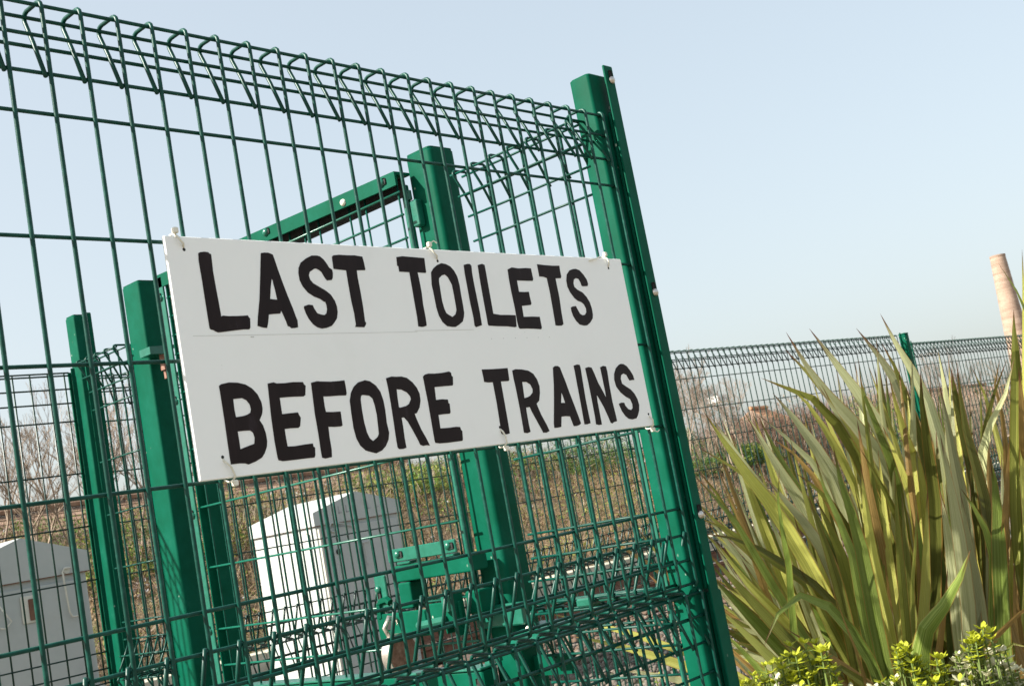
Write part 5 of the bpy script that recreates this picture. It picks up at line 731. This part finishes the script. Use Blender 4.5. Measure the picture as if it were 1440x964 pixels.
pk = thing('padlock', 'round rusty steel padlock hanging from the gate lock plate', 'padlock', (1.05, .69, Z0 - .794))
m = MB(); P = [(.04 * math.cos(t * math.pi / 14), .042 * math.sin(t * math.pi / 14)) for t in range(28)]; m.prism(P, -.012, .012, 'y'); smooth_by_angle(m.build('lock_body', M['chrome'], pk), 30)
m = MB(); m.prism([(a * .93, b * .93) for a, b in P], -.0135, -.0122, 'y'); m.build('lock_face', M['rustpink'], pk)  # brown face mixes rust with the shade on that side, put into colour
m = MB(); m.tube([(-.018, 0, .034), (-.03, 0, .058), (-.014, 0, .077), (.008, 0, .07), (.012, 0, .036)], .005, 8); m.build('shackle', M['chrome'], pk, True)

# ------------------------------------------------------------------ sign
SX, SZ = .163, -.449
sg = thing('sign', 'white rectangular board hand-lettered LAST TOILETS BEFORE TRAINS, tied to the mesh fence', 'sign', (SX, -.012, Z0 + SZ))
m = MB(); m.rbox(0, .937, 0, .0055, 0, .303, .0012, 'y', 2); m.build('board', M['board'], sg)
for ch, outer, holes in LETTERS:
    polys = [[Vector((x / 1000, z / 1000, 0)) for x, z in q] for q in [outer] + holes]
    tris = tessellate_polygon(polys); P = [v for q in polys for v in q]; n = len(P)
    vs = [(v.x, -.0006, v.y) for v in P] + [(v.x, .0002, v.y) for v in P]; fs = [tuple(t) for t in tris]; o = 0
    fs2 = []
    for f in fs:
        a, b, c = (Vector(vs[i]) for i in f)
        fs2.append(f if (b - a).cross(c - a).y < 0 else f[::-1])
    for q in polys:
        k = len(q); fs2 += [(o + i, o + (i + 1) % k, n + o + (i + 1) % k, n + o + i) for i in range(k)]; o += k
    me = bpy.data.meshes.new('letter'); me.from_pydata(vs, [], fs2); me.materials.append(M['ink']); me.update(); link('letter', me, sg)
m = MB(); m.box(.02, .40, -.0003, .0002, .1765, .1769); m.box(.395, .52, -.0003, .0002, .1782, .1787); m.box(.105, .110, -.0004, .0002, .1735, .1748)
for k in range(6): m.box(.555 + k * .028, .5565 + k * .028, -.0003, .0002, .163, .1642)
m.build('pencil_line', simple('pencil_grey', [(0, (.5, .5, .48)), (1, (.6, .6, .58))], 10, .8), sg, kind='stuff')
for x, z in ((.018, .268), (.028, .03), (.105, .032)): pass
def tie(x, zh, up, lean=0, tails=1):
    """nylon cable tie through a hole near the board edge, round a fence wire"""
    ze = .303 if up else 0; s = 1 if up else -1; m = MB()
    m.tube([(x, .001, zh), (x + lean * .2, -.003, zh + s * .005), (x + lean * .6, -.0045, (zh + ze) / 2), (x + lean, -.003, ze - s * .001), (x + lean, .004, ze + s * .004), (x + lean, .012, ze + s * .004), (x + lean * .5, .017, ze)], .0014, 6)
    h = m.build('cable_tie', M['nylon'], sg, True)
    m = MB(); m.rbox(x + lean - .0034, x + lean + .0034, -.0035, .003, ze + (s * .007 - .0038), ze + (s * .007 + .0038), .0012); smooth_by_angle(m.build('tie_head', M['nylon'], h))
    m = MB(); m.dome((x, -.0001, zh - s * .002), .0022, .0005, (0, -1, 0)); m.build('tie_hole', M['dark'], h)
    if tails: m = MB(); m.tube([(x + lean, 0, ze + s * .008), (x + lean + .007, -.004, ze + s * .012), (x + lean + .013, -.004, ze + s * .009)], .0011, 4); m.build('tie_tail', M['nylon'], h)
tie(.026, .288, True, -.009, 0); tie(.468, .287, True, -.012, 1); tie(.895, .287, True, -.003, 0)
tie(.036, .024, False, .012, 0); tie(.538, .024, False, .006, 1); tie(.927, .019, False, .004, 1)
m = MB(); m.tube([(.842, -.001, .297), (.86, -.004, .300), (.87, -.003, .304)], .0016, 4); m.build('tie_tail', M['nylon'], sg)

# ------------------------------------------------------------------ signalling cabinets
def cabinet(label, x0, w, y0, d, eave, ridge, kind, mirror=False):
    t = thing('equipment_cabinet', label, 'cabinet', (x0, y0, 0), 0, 'grey trackside cabinets'); e = eave + Z0; rg = ridge + Z0; o = .018
    m = MB(); m.rbox(0, w, 0, d, .03, e - .075, .006); m.build('body', M['cab'], t)
    m = MB(); m.prism([(-o, e - .085), (w + o, e - .085), (w + o, e), (w / 2, rg), (-o, e)], -o, d + o, 'y'); m.build('roof', M['cab'], t)
    m = MB(); m.box(-.012, w + .012, -.012, d + .012, e - .0895, e - .0855); m.build('rust_seam', M['rustpink'], t)
    m = MB(); m.rbox(.05, w - .03, -.014, -.0005, .12, e - .115, .004, 'y')
    dr = m.build('door', M['cab'], t)
    m = MB(); m.tube([(w * .93, -.016, .30), (w * .93, -.016, .36)], .02, 8); m.tube([(w * .955, -.02, e - .62), (w * .985, -.02, e - .58)], .022, 8); m.build('hinge', M['cab'], t)
    if kind == 'near':
        m = MB(); X = .453; m.tube([(X + .035, -.03, e - .062), (X + .005, -.03, e - .06), (X - .005, -.03, e - .075), (X + .004, -.03, e - .25), (X + .014, -.03, e - .27), (X + .04, -.03, e - .272)], .0045, 6); m.build('handle', M['cream'], dr, True)
        m = MB(); m.prism([(X + .02 + .015 * math.cos(a * .5236), e - .07 + .015 * math.sin(a * .5236)) for a in range(12)], -.022, -.0155, 'y'); m.build('lock_escutcheon', M['cream'], dr)
        m = MB(); m.rbox(.252, .318, -.022, -.0155, e - .262, e - .148, .004, 'y'); m.build('vent_frame', M['cream'], dr)
        m = MB(); m.rbox(.283, .312, -.0245, -.0225, e - .252, e - .163, .004, 'y'); m.build('vent_opening', M['rail'], dr)
        m = MB(); m.tube([(.15, -.03, e - .16), (.2, -.03, e - .24), (.17, -.03, e - .265), (.15, -.03, e - .26)], .0035, 6); m.build('wire_loop', M['cream'], dr, True)
    else:
        m = MB(); m.tube([(.125 + .03 * math.cos(a * .7), -.024, e - .112 + .03 * math.sin(a * .7)) for a in range(10)], .006, 6); m.tube([(.125, -.024, e - .083), (.2, -.026, e - .095), (.3, -.026, e - .132)], .005, 6); m.build('handle', M['cab'], dr, True)
        m = MB(); m.prism([(w * .2 + .019 * math.cos(a * .5236), e - .272 + .019 * math.sin(a * .5236)) for a in range(12)], -.02, -.0145, 'y'); m.build('keyhole', M['dark'], dr)
        m = MB(); m.tube([(.36, -.03, e - .25), (.365, -.03, e - .40)], .006, 6); m.tube([(.34, -.03, e - .245), (.41, -.03, e - .24)], .006, 6); m.build('latch', M['cab'], dr)
        m = MB(); m.box(-.008, -.0005, d * .1, d * .9, .15, e - .13); sdp = m.build('side_panel', M['cab'], t)
        m = MB(); m.rbox(-.04, -.001, -.03, .02, e - .72, e - .66, .006); m.rbox(-.03, .12, -.045, -.016, e - .735, e - .715, .004); m.build('hinge', M['cream'], t)
        m = MB(); m.tube([(.02, -.008, .05), (.02, -.008, e - .1)], .012, 6); m.build('door_trim', M['cream'], t)
        for k, cx in enumerate((.27, .36, .44, .62, .72)):       # worn stencilled marks on the gable
            m = MB(); m.box(w * cx, w * cx + .03, -.0192, -.0182, e - .028, e - .022); m.box(w * cx, w * cx + .006, -.0192, -.0182, e - .03, e + .02); m.build('stencil_mark', M['lf_grey'], t)
cabinet('small grey metal trackside cabinet with cream pull handle, at the lower left corner', 1.535, .57, 3.829, .55, -.375, -.279, 'near')
cabinet('larger grey metal trackside cabinet with sunlit white side, below the sign', 4.384, .725, 5.05, .67, -.325, -.225, 'far')

# ------------------------------------------------------------------ flax plant
fx = thing('flax_plant', 'large clump of sword-shaped New Zealand flax leaves at the right of the fence', 'plant', (2.45, .25, 0))
def flax_leaf(P, wd, kind, idx):
    P = [Vector(p) + Vector((0, 0, Z0)) for p in P][::-1]        # base to tip
    L = [0]
    for a, b in zip(P, P[1:]): L.append(L[-1] + (b - a).length)
    n = 14; T = L[-1]; pts = []
    def cat(s):
        for i in range(len(P) - 1):
            if s <= L[i + 1] or i == len(P) - 2:
                u = (s - L[i]) / max(L[i + 1] - L[i], 1e-6); a, b = P[i], P[i + 1]
                pa = P[i - 1] if i else a + (a - b); pb = P[i + 2] if i + 2 < len(P) else b + (b - a) * .8
                la = (a - pa).length or 1; lb = (b - a).length; lc = (pb - b).length or 1
                ma = (b - a) * .5 + (a - pa) * .5 * lb / la; mb = (pb - b) * .5 * lb / lc + (b - a) * .5
                return a * (2*u**3 - 3*u*u + 1) + ma * (u**3 - 2*u*u + u) + b * (-2*u**3 + 3*u*u) + mb * (u**3 - u*u)
    pts = [cat(T * (k / n)) for k in range(n + 1)]
    R = random.Random(idx); vn = Vector((-.75, -.62, .1)).normalized(); tw = R.uniform(-.62, .62); tw2 = tw + R.uniform(-.15, .15); keel = R.uniform(.12, .3) * R.choice((1, 1, -1))
    vs = []; uv = []
    for k, p in enumerate(pts):
        d = (pts[min(k + 1, n)] - pts[max(k - 1, 0)]).normalized(); s = d.cross(vn)
        s = s.normalized() if s.length > .05 else d.orthogonal().normalized(); nn = s.cross(d)
        a = tw + (tw2 - tw) * k / n; s2 = s * math.cos(a) + nn * math.sin(a); n2 = s2.cross(d)
        u = k / n; prof = min(1, (.62 + .75 * u) ) * (1 if u < .74 else max(0, 1 - ((u - .74) / .26) ** 1.25)) ; w = wd * .6 * max(prof, .012)
        kf = keel * (1.3 - u)
        vs += [p - s2 * w + n2 * w * kf, p - n2 * w * kf, p + s2 * w + n2 * w * kf]; uv += [(0, u), (.5, u), (1, u)]
    fs = [];
    for k in range(n):
        b = k * 3; fs += [(b, b + 1, b + 4, b + 3), (b + 1, b + 2, b + 5, b + 4)]
    me = bpy.data.meshes.new('leaf'); me.from_pydata([v - fx.location for v in vs], [], fs); me.materials.append(LM[kind])
    ul = me.uv_layers.new(name='UVMap'); ul.data.foreach_set('uv', [c for l in me.loops for c in uv[l.vertex_index]])
    me.polygons.foreach_set('use_smooth', [True] * len(fs)); me.set_sharp_from_angle(angle=math.radians(14)); me.update()
    link('leaf', me, fx)
for i, (P, wd, kind) in enumerate(LEAVES): flax_leaf(P, wd, kind, i)

# ------------------------------------------------------------------ variegated ground shrubs
NAMES = {'lime': ('lime-yellow leafy ground shrub', 'lime'), 'cream': ('cream-edged leafy ground shrub', 'cream')}
WHERE = ['beside the foot of the corner post', 'second from the corner post, under the flax fan', 'tiny one, highest of those under the left flax leaves', 'low at the bottom edge near the post', 'at the bottom edge below the drooping leaf', 'tiny sprig left of the flax centre', 'with tall bright rosettes under the flax centre', 'small, right of the tall rosettes', 'highest small rosette under the flax', 'fullest one with pale curled leaves', 'behind the fullest cream one', 'single upright sprig above the cream shrubs', 'beside the arching tan leaf', 'small, behind the arching tan leaf', 'lowest one in front of the cream leaves', 'at the right edge of the photo', 'at the bottom middle of the flax', 'seen through the mesh left of the corner post', 'seen through the mesh near the gate post']
for i, (c, r, kind) in enumerate(SHRUBS):
    R = random.Random(100 + i); t = thing('ground_shrub', f"{NAMES[kind][0]} {WHERE[i]}", 'shrub', (c[0], c[1], 0)); cz = c[2] + Z0
    st = MB(); lf = MB(); ns = max(4, int(r * 480))
    for k in range(ns):
        a = R.uniform(0, 6.28); q = r * math.sqrt(R.random()); tipp = Vector((q * math.cos(a), q * math.sin(a), cz + R.uniform(-1.5, .1) * r - q * q * 3)); lowp = Vector((tipp.x * .3, tipp.y * .3, 0))
        midp = tipp.lerp(lowp, .35) + Vector((R.uniform(-.02, .02), R.uniform(-.02, .02), 0)); st.tube([lowp, midp, tipp], .0028, 4, .0018)
        for lev in range(3):
            base = tipp.lerp(midp, lev * .06); nl = 5 if lev == 0 else 4; ph = R.uniform(0, 6.28)
            for j in range(nl):
                b = ph + j * 6.283 / nl + R.uniform(-.25, .25); el = (.75 if lev == 0 else .35 - lev * .08) + R.uniform(-.25, .25); ln = R.uniform(.012, .022); wdt = ln * .3
                d = Vector((math.cos(b) * math.cos(el), math.sin(b) * math.cos(el), math.sin(el))); s = Vector((-math.sin(b), math.cos(b), 0)); nn = s.cross(d)
                v = [base, base + d * ln * .3 - s * wdt * .8 + nn * ln * .06, base + d * ln * .75 - s * wdt * .9 + nn * ln * .08, base + d * ln * 1.05 + nn * ln * .1, base + d * ln * .75 + s * wdt * .9 + nn * ln * .08, base + d * ln * .3 + s * wdt * .8 + nn * ln * .06, base + d * ln * .55]
                lf.cur = (1 if R.random() < .3 else 0) if kind == 'lime' else (0 if R.random() < .6 else (1 if R.random() < .8 else 2))
                if kind == 'lime' and lev < 1: lf.cur = 0
                lf.add(v, [(0, 1, 6), (1, 2, 6), (2, 3, 6), (3, 4, 6), (4, 5, 6), (5, 0, 6)])
    st.build('stem', M['lf_core'], t); lf.build('foliage', [M['lf_lime'], M['lf_core'], M['lf_cream']] if kind == 'lime' else [M['lf_cream'], M['lf_core'], M['lf_lime']], t)

# ------------------------------------------------------------------ brambles on the bank
def strips(c, d, ln, wd, arch):
    """thin two-segment stems: centres c, directions d"""
    n = len(c); up = np.array([0, 0, 1.]); side = np.cross(d, up); side /= np.linalg.norm(side, axis=1)[:, None] + 1e-9
    mixv = rng.normal(size=(n, 3)) * .6; side = side + mixv; side /= np.linalg.norm(side, axis=1)[:, None]
    p0 = c; p1 = c + d * ln[:, None] * .5 + up * arch[:, None]; p2 = c + d * ln[:, None]
    V = np.stack([p0 - side * wd[:, None], p0 + side * wd[:, None], p1 - side * wd[:, None] * .8, p1 + side * wd[:, None] * .8, p2], 1).reshape(-1, 3)
    f = np.array([(0, 1, 3), (0, 3, 2), (2, 3, 4)]); F = (f[None] + 5 * np.arange(n)[:, None, None]).reshape(-1, 3); return V, F
def leafq(c, s):
    n = len(c); a = rng.normal(size=(n, 3)); a /= np.linalg.norm(a, axis=1)[:, None]; b = np.cross(a, rng.normal(size=(n, 3))); b /= np.linalg.norm(b, axis=1)[:, None]
    V = np.stack([c - a * s[:, None], c + b * s[:, None] * .55, c + a * s[:, None]], 1).reshape(-1, 3); return V, np.arange(3 * n).reshape(-1, 3)
def field(x, y, s, ph=0): return np.sin(x * s + ph) * np.sin(y * s * 1.3 + ph * 2) + .6 * np.sin(x * s * 2.3 + y * s * 1.1 + ph) + .5 * np.sin(x * s * 4.1 - y * s * 2.9 + ph * 3)
n = 60000; x = 4 + 30 * rng.random(n) ** 1.2; y = rng.uniform(10.5, 19.5, n); z = bank_h(x, y) + rng.random(n) ** 1.6 * .28
c = np.stack([x, y, z], 1); d = rng.normal(size=(n, 3)); d[:, 2] = np.abs(d[:, 2]) * .7 + .15; d /= np.linalg.norm(d, axis=1)[:, None]
V1, F1 = strips(c, d, rng.uniform(.12, .5, n), rng.uniform(.002, .0055, n), rng.uniform(-.02, .12, n)); mi1 = np.repeat(np.where(rng.random(n) < .5, 0, np.where(rng.random(n) < .75, 1, 2)), 3)
n2 = 90000; x = 4 + 30 * rng.random(n2) ** 1.2; y = rng.uniform(10.5, 19.5, n2); z = bank_h(x, y) + rng.random(n2) * .34; c = np.stack([x, y, z], 1)
V2, F2 = leafq(c, rng.uniform(.014, .046, n2)); gsel = field(x, y, .9, 1) + rng.normal(size=n2) * .7 + np.clip((y - 15) * .25, 0, .7); sel = np.where(gsel > .8, 4, 3); sel = np.where((gsel > -.1) & (rng.random(n2) < .25), 4, sel); sel = np.where(field(x, y, .7, 4) + rng.normal(size=n2) * .5 + np.clip((y - 15) * .3, 0, .8) > 1.1, 5, sel); sel = np.where(field(x, y, 1.1, 9) + rng.normal(size=n2) * .4 > 1.5, 6, sel)
npmesh('brambles', np.concatenate([V1, V2]), np.concatenate([F1, F2 + len(V1)]), [M['twig_tan'], M['twig_red'], M['twig_grey'], M['lf_brown'], M['lf_yg'], M['lf_green'], M['lf_grey']], np.concatenate([mi1, sel]), kind='stuff', label='tangle of brown brambles and dead stems covering the bank', cat='brambles')

# evergreen and bare bushes on top of the bank
def bush(label, x, y, z, rx, ry, rz, n, mats, twigs=0, name='bush', tw='twig_grey', s=(.02, .05)):
    t = thing(name, label, 'bush', (x, y, z)); t.location.z = z
    k = 14; cc = rng.normal(size=(k, 3)) * .42; cc[:, 2] = np.abs(cc[:, 2]) * .9; rad = rng.uniform(.28, .5, k)
    w = rng.integers(0, k, n); dd = rng.normal(size=(n, 3)); dd /= np.linalg.norm(dd, axis=1)[:, None]; p = cc[w] + dd * (rad[w] * rng.random(n) ** .3)[:, None]
    p = p * np.array([rx, ry, rz]); p[:, 2] = np.abs(p[:, 2])
    V, F = leafq(p, rng.uniform(*s, n)); mi = rng.integers(0, len(mats), n)
    npmesh('foliage', V, F, [M[q] for q in mats], mi, t)
    m = MB()
    for q in range(6): a = q * 1.05; m.tube([(0, 0, -.3), (rx * .3 * math.cos(a), ry * .3 * math.sin(a), rz * .5), (rx * .5 * math.cos(a), ry * .5 * math.sin(a), rz * .95)], .02, 4, .006)
    m.build('stem', M['bark'], t)
    if twigs:
        c = np.stack([rng.normal(size=twigs) * rx * .6, rng.normal(size=twigs) * ry * .5, rng.random(twigs) * rz * .9], 1); d = rng.normal(size=(twigs, 3)) * .5; d[:, 2] = np.abs(d[:, 2]) + 1; d /= np.linalg.norm(d, axis=1)[:, None]
        V, F = strips(c, d, rng.uniform(.3, .9, twigs) * rz * .6, rng.uniform(.003, .006, twigs), rng.uniform(0, .05, twigs)); npmesh('twigs', V, F, [M[tw]], parent=t, kind='stuff')
bush('dark evergreen bush on the bank, seen below the right half of the sign', 22.3, 17.0, 1.75, 1.9, 1.3, 1.0, 9000, ['lf_dark', 'lf_green', 'lf_dark'])
bush('dark evergreen bush beside the gate post, lower edge of the sign', 19.2, 17.4, 2.0, 1.3, 1.1, .75, 6000, ['lf_dark', 'lf_green', 'lf_brown'])
bush('bright green evergreen bush just right of the corner post', 23.4, 14.3, 1.2, 1.15, 1.0, .95, 7000, ['lf_green', 'lf_dark', 'lf_green'], 500)
bush('brown bare bush behind the street lamp', 27.0, 15.0, 1.1, 2.6, 1.3, 1.25, 9000, ['lf_brown', 'lf_dark', 'twig_red'], 5000, tw='twig_red')
bush('brown bare bush behind the middle flax leaves', 31.5, 14.5, 1.1, 3.0, 1.3, 1.35, 9000, ['lf_brown', 'twig_red', 'lf_dark'], 5000, tw='twig_red')
bush('green bush behind the second rear fence panel', 29.2, 12.6, .9, 1.2, 1.0, 1.7, 7000, ['lf_green', 'lf_dark', 'lf_yg'], 600)
bush('tall bare scrub behind the stepped-down fence', 31.5, 11.9, .4, 1.7, 1.0, 1.5, 1500, ['twig_grey', 'twig_red'], 4000, tw='twig_grey')
bush('olive green bush on the bank behind the middle of the gate', 15.4, 16.6, 1.85, 1.8, 1.1, .55, 8000, ['lf_green', 'lf_yg', 'lf_dark'], 500)
bush('low bright green bush behind the rear fence, below the street lamp', 24.6, 13.6, 1.25, 1.0, .8, .6, 6000, ['lf_green', 'lf_yg', 'lf_green'], 200)
bush('ivy-green bush left of the grey cabinet roof', 9.2, 15.2, 1.25, 2.0, 1.0, .6, 8000, ['lf_green', 'lf_brown', 'lf_yg'], 900)
bush('rusty brown bush behind the larger cabinet', 12.6, 15.6, 1.5, 2.0, 1.0, .55, 9000, ['lf_brown', 'lf_yg', 'lf_dark'], 1500)

def bare_tree(label, x, y, z, h, seed, spread=.5, depth=6, mat='twig_grey'):
    R = random.Random(seed); t = thing('bare_tree', label, 'tree', (x, y, z)); tk = MB(); br = MB()
    def grow(p, d, ln, r, k):
        q = p + d * ln; mid = p + d * ln * .5 + Vector((R.uniform(-1, 1), R.uniform(-1, 1), 0)) * ln * .06
        (tk if k >= depth - 1 else br).tube([p, mid, q], r, 4 if k > 2 else 3, r * .72, cap=False)
        if k == 0: return
        for j in range(R.choice((2, 2, 3)) if k < depth else 3):
            nd = (d + Vector((R.uniform(-1, 1), R.uniform(-1, 1), R.uniform(-.1, .6))) * spread).normalized(); grow(q, nd, ln * R.uniform(.6, .85), max(r * .66, .0022), k - 1)
        if R.random() < .7: grow(mid, (d + Vector((R.uniform(-1, 1), R.uniform(-1, 1), .2)) * spread).normalized(), ln * .6, r * .5, max(0, k - 2))
    for q in range(3): grow(Vector((R.uniform(-.35, .35), R.uniform(-.25, .25), 0)), Vector((R.uniform(-.45, .45), R.uniform(-.35, .35), 1)).normalized(), h * .3, .019, depth)
    tk.build('trunk', M['bark'], t); br.build('branches', M[mat], t)
bare_tree('leafless tree at the left edge above the small cabinet', 7.3, 14.9, 1.7, 2.1, 1, .5, 6)
bare_tree('low spreading leafless tree between the two leftmost near-fence wires', 7.9, 15.3, 1.7, 1.7, 12, .6, 6)
bare_tree('pale leafless sapling just left of the leftmost post', 8.7, 15.0, 1.7, 2.0, 13, .42, 6)
bare_tree('leafless tree left of the leftmost post, over the tiled roof', 8.2, 14.4, 1.7, 2.1, 2, .5, 6)
bare_tree('leafless tree seen between the leftmost and latch posts', 9.7, 14.9, 1.7, 1.9, 3, .5, 6)
bare_tree('leafless tree just right of the corner post top', 20.6, 13.0, 1.4, 2.1, 4, .55, 7)
bare_tree('leafless tree behind the street lamp head', 22.9, 13.3, 1.2, 2.0, 5, .55, 7)
bare_tree('thin leafless shrub rising above the stepped-down fence', 30.4, 11.4, .6, 2.5, 6, .28, 6, 'twig_grey')
bare_tree('leafless shrub behind the right fence near the chimney', 37.0, 12.6, .4, 2.6, 7, .4, 6, 'twig_tan')

# ------------------------------------------------------------------ buildings, lamp, chimney
M['tile'] = simple('brown_roof_tile', [(.3, (.15, .085, .055)), (.55, (.24, .15, .1)), (.75, (.32, .22, .15))], 3, .85, bmp=(30, .5, .02), objvar=.12)
M['tile2'] = simple('orange_roof_tile', [(.3, (.38, .17, .08)), (.7, (.55, .3, .16))], 3, .85, objvar=.1)
M['render'] = simple('pale_render', [(.3, (.25, .17, .12)), (.7, (.33, .24, .18))], 2, .9)
def house(label, x, y, w, d, eave, ridge, rmat, courses, wins=0, rot=0):
    t = thing('house', label, 'building', (x, y, 0), rot)
    m = MB(); m.box(0, w, 0, d, 0, eave); m.build('wall', M['render'], t)
    m = MB(); m.prism([(0, eave + .001), (d, eave + .001), (d / 2, ridge - .08)], 0, w, 'x'); m.build('gable', M['render'], t)
    tm = MB(); L = math.hypot(d / 2 + .4, ridge - eave); st = (d / 2 + .4) / courses; dz = (ridge - eave) / courses; nt_ = max(1, int(w / .33))
    for k in range(courses):
        for sgn in (0, 1):
            y0 = -.4 + k * st; z0 = eave - .1 + k * dz
            for j in range(nt_):
                xa = j * w / nt_ + .008; xb = (j + 1) * w / nt_ - .008; dzj = random.uniform(0, .012)
                a = (y0, z0 + dzj) if not sgn else (d - y0, z0 + dzj); b = (y0 + st * 1.15, z0 + dz * 1.15) if not sgn else (d - y0 - st * 1.15, z0 + dz * 1.15)
                tm.add([(xa, a[0], a[1]), (xb, a[0], a[1]), (xb, b[0], b[1]), (xa, b[0], b[1]), (xa, a[0], a[1] + .03), (xb, a[0], a[1] + .03), (xb, b[0], b[1] + .008), (xa, b[0], b[1] + .008)], [(0, 1, 5, 4), (4, 5, 6, 7), (1, 2, 6, 5), (3, 0, 4, 7)])
    tm.build('roof_tiles', rmat, t, kind='stuff')
    m = MB(); m.tube([(0, d / 2, ridge + .02), (w, d / 2, ridge + .02)], .09, 6); m.build('ridge', rmat, t)
    for k in range(wins):
        xx = w * (k + .5) / wins; m = MB(); m.box(xx - .5, xx + .5, -.03, -.002, eave - 1.5, eave - .4); f = m.build('window', M['cream'], t); m = MB(); m.box(xx - .44, xx + .44, -.036, -.031, eave - 1.44, eave - .46); m.build('pane', M['dark'], f)
house('long low building with a brown tiled roof behind the bank, left of the sign', 4, 24, 22, 6, 1.9, 3.35, M['tile'], 12, 5)
house('small house with an orange tiled roof behind the lamp and flax tips', 52.6, 28.0, 2.6, 4, 2.6, 4.0, M['tile2'], 10, 2, .2)
house('low red-roofed house on the right skyline below the chimney', 88, 32, 9, 6, 2.4, 4.2, M['tile2'], 8, 3, .1)
house('low building with a brown roof behind the middle of the flax', 60, 24, 18, 6, 2.3, 3.6, M['tile'], 8, 3, .05)
lt = thing('street_lamp', 'slim grey street lamp with a white head, right of the corner post', 'street lamp', (34.0, 20.15, 0))
m = MB(); m.tube([(0, 0, 0), (0, 0, 2), (0, 0, 3.45)], .07, 8, .045); m.build('pole', simple('galvanised', [(.3, (.4, .42, .42)), (.7, (.5, .52, .52))], 3, .5, metal=.4), lt)
m = MB(); m.rbox(-.55, .12, -.22, .22, 3.45, 3.66, .05); m.build('lamp_head', M['board'], lt)
def brick_mat():
    m, t, b = nt('chimney_brick'); tc = t.nodes.new('ShaderNodeTexCoord'); br = t.nodes.new('ShaderNodeTexBrick'); br.inputs['Scale'].default_value = 1.0
    br.inputs['Color1'].default_value = (.29, .19, .135, 1); br.inputs['Color2'].default_value = (.34, .235, .17, 1); br.inputs['Mortar'].default_value = (.45, .36, .3, 1); sp = t.nodes.new('ShaderNodeSeparateXYZ'); t.links.new(tc.outputs['Object'], sp.inputs[0]); at = t.nodes.new('ShaderNodeMath'); at.operation = 'ARCTAN2'
    t.links.new(sp.outputs[0], at.inputs[0]); t.links.new(sp.outputs[1], at.inputs[1]); ms = t.nodes.new('ShaderNodeMath'); ms.operation = 'MULTIPLY'; ms.inputs[1].default_value = 2; t.links.new(at.outputs[0], ms.inputs[0])
    cx = t.nodes.new('ShaderNodeCombineXYZ'); t.links.new(ms.outputs[0], cx.inputs[0]); t.links.new(sp.outputs[2], cx.inputs[1]); t.links.new(cx.outputs[0], br.inputs[0])
    n = noise(t, .5, 6, 'Object', .6, (.25, .25, 2.2)); r = ramp(t, n.outputs['Fac'], [(.4, (.64, .6, .57)), (.56, (.95, .95, .95))]); mx = t.nodes.new('ShaderNodeMixRGB'); mx.blend_type = 'MULTIPLY'; mx.inputs[0].default_value = .8
    t.links.new(br.outputs[0], mx.inputs[1]); t.links.new(r.outputs[0], mx.inputs[2]); t.links.new(mx.outputs[0], b.inputs['Base Color']); b.inputs['Roughness'].default_value = .9; return m
ck = thing('chimney', 'tall tapering pinkish brick factory chimney on the right skyline', 'chimney', (202.9, 67.6, 0))
def ring(z0, z1, r0, r1, nm, mat):
    m = MB(); m.tube([(0, 0, z0), (0, 0, (z0 + z1) / 2), (0, 0, z1)], r0, 32, r1); smooth_by_angle(m.build(nm, mat, ck))
bm_ = brick_mat(); ring(0, 27.3, 2.45, 1.22, 'shaft', bm_); ring(27.31, 27.6, 1.26, 1.26, 'rim', bm_)
for z in (24.5, 21.5, 18.2, 15): rr = 2.45 + (1.22 - 2.45) * z / 27.3; ring(z, z + .16, rr + .03, rr + .03, 'brick_band', bm_)
# far hedge line
n = 26000; x = rng.uniform(34, 130, n); y = 14 + (x - 34) * .16 + rng.normal(size=n) * 1.2; z = rng.random(n) ** .8 * (1.9 + .5 * np.sin(x * .7) + .3 * np.sin(x * 2.1))
V, F = leafq(np.stack([x, y, z], 1), rng.uniform(.05, .16, n)); npmesh('far_hedge', V, F, [M['lf_brown'], M['lf_dark'], M['twig_grey']], rng.integers(0, 3, n), kind='stuff', label='distant bare hedge line behind the right-hand fence', cat='hedge')
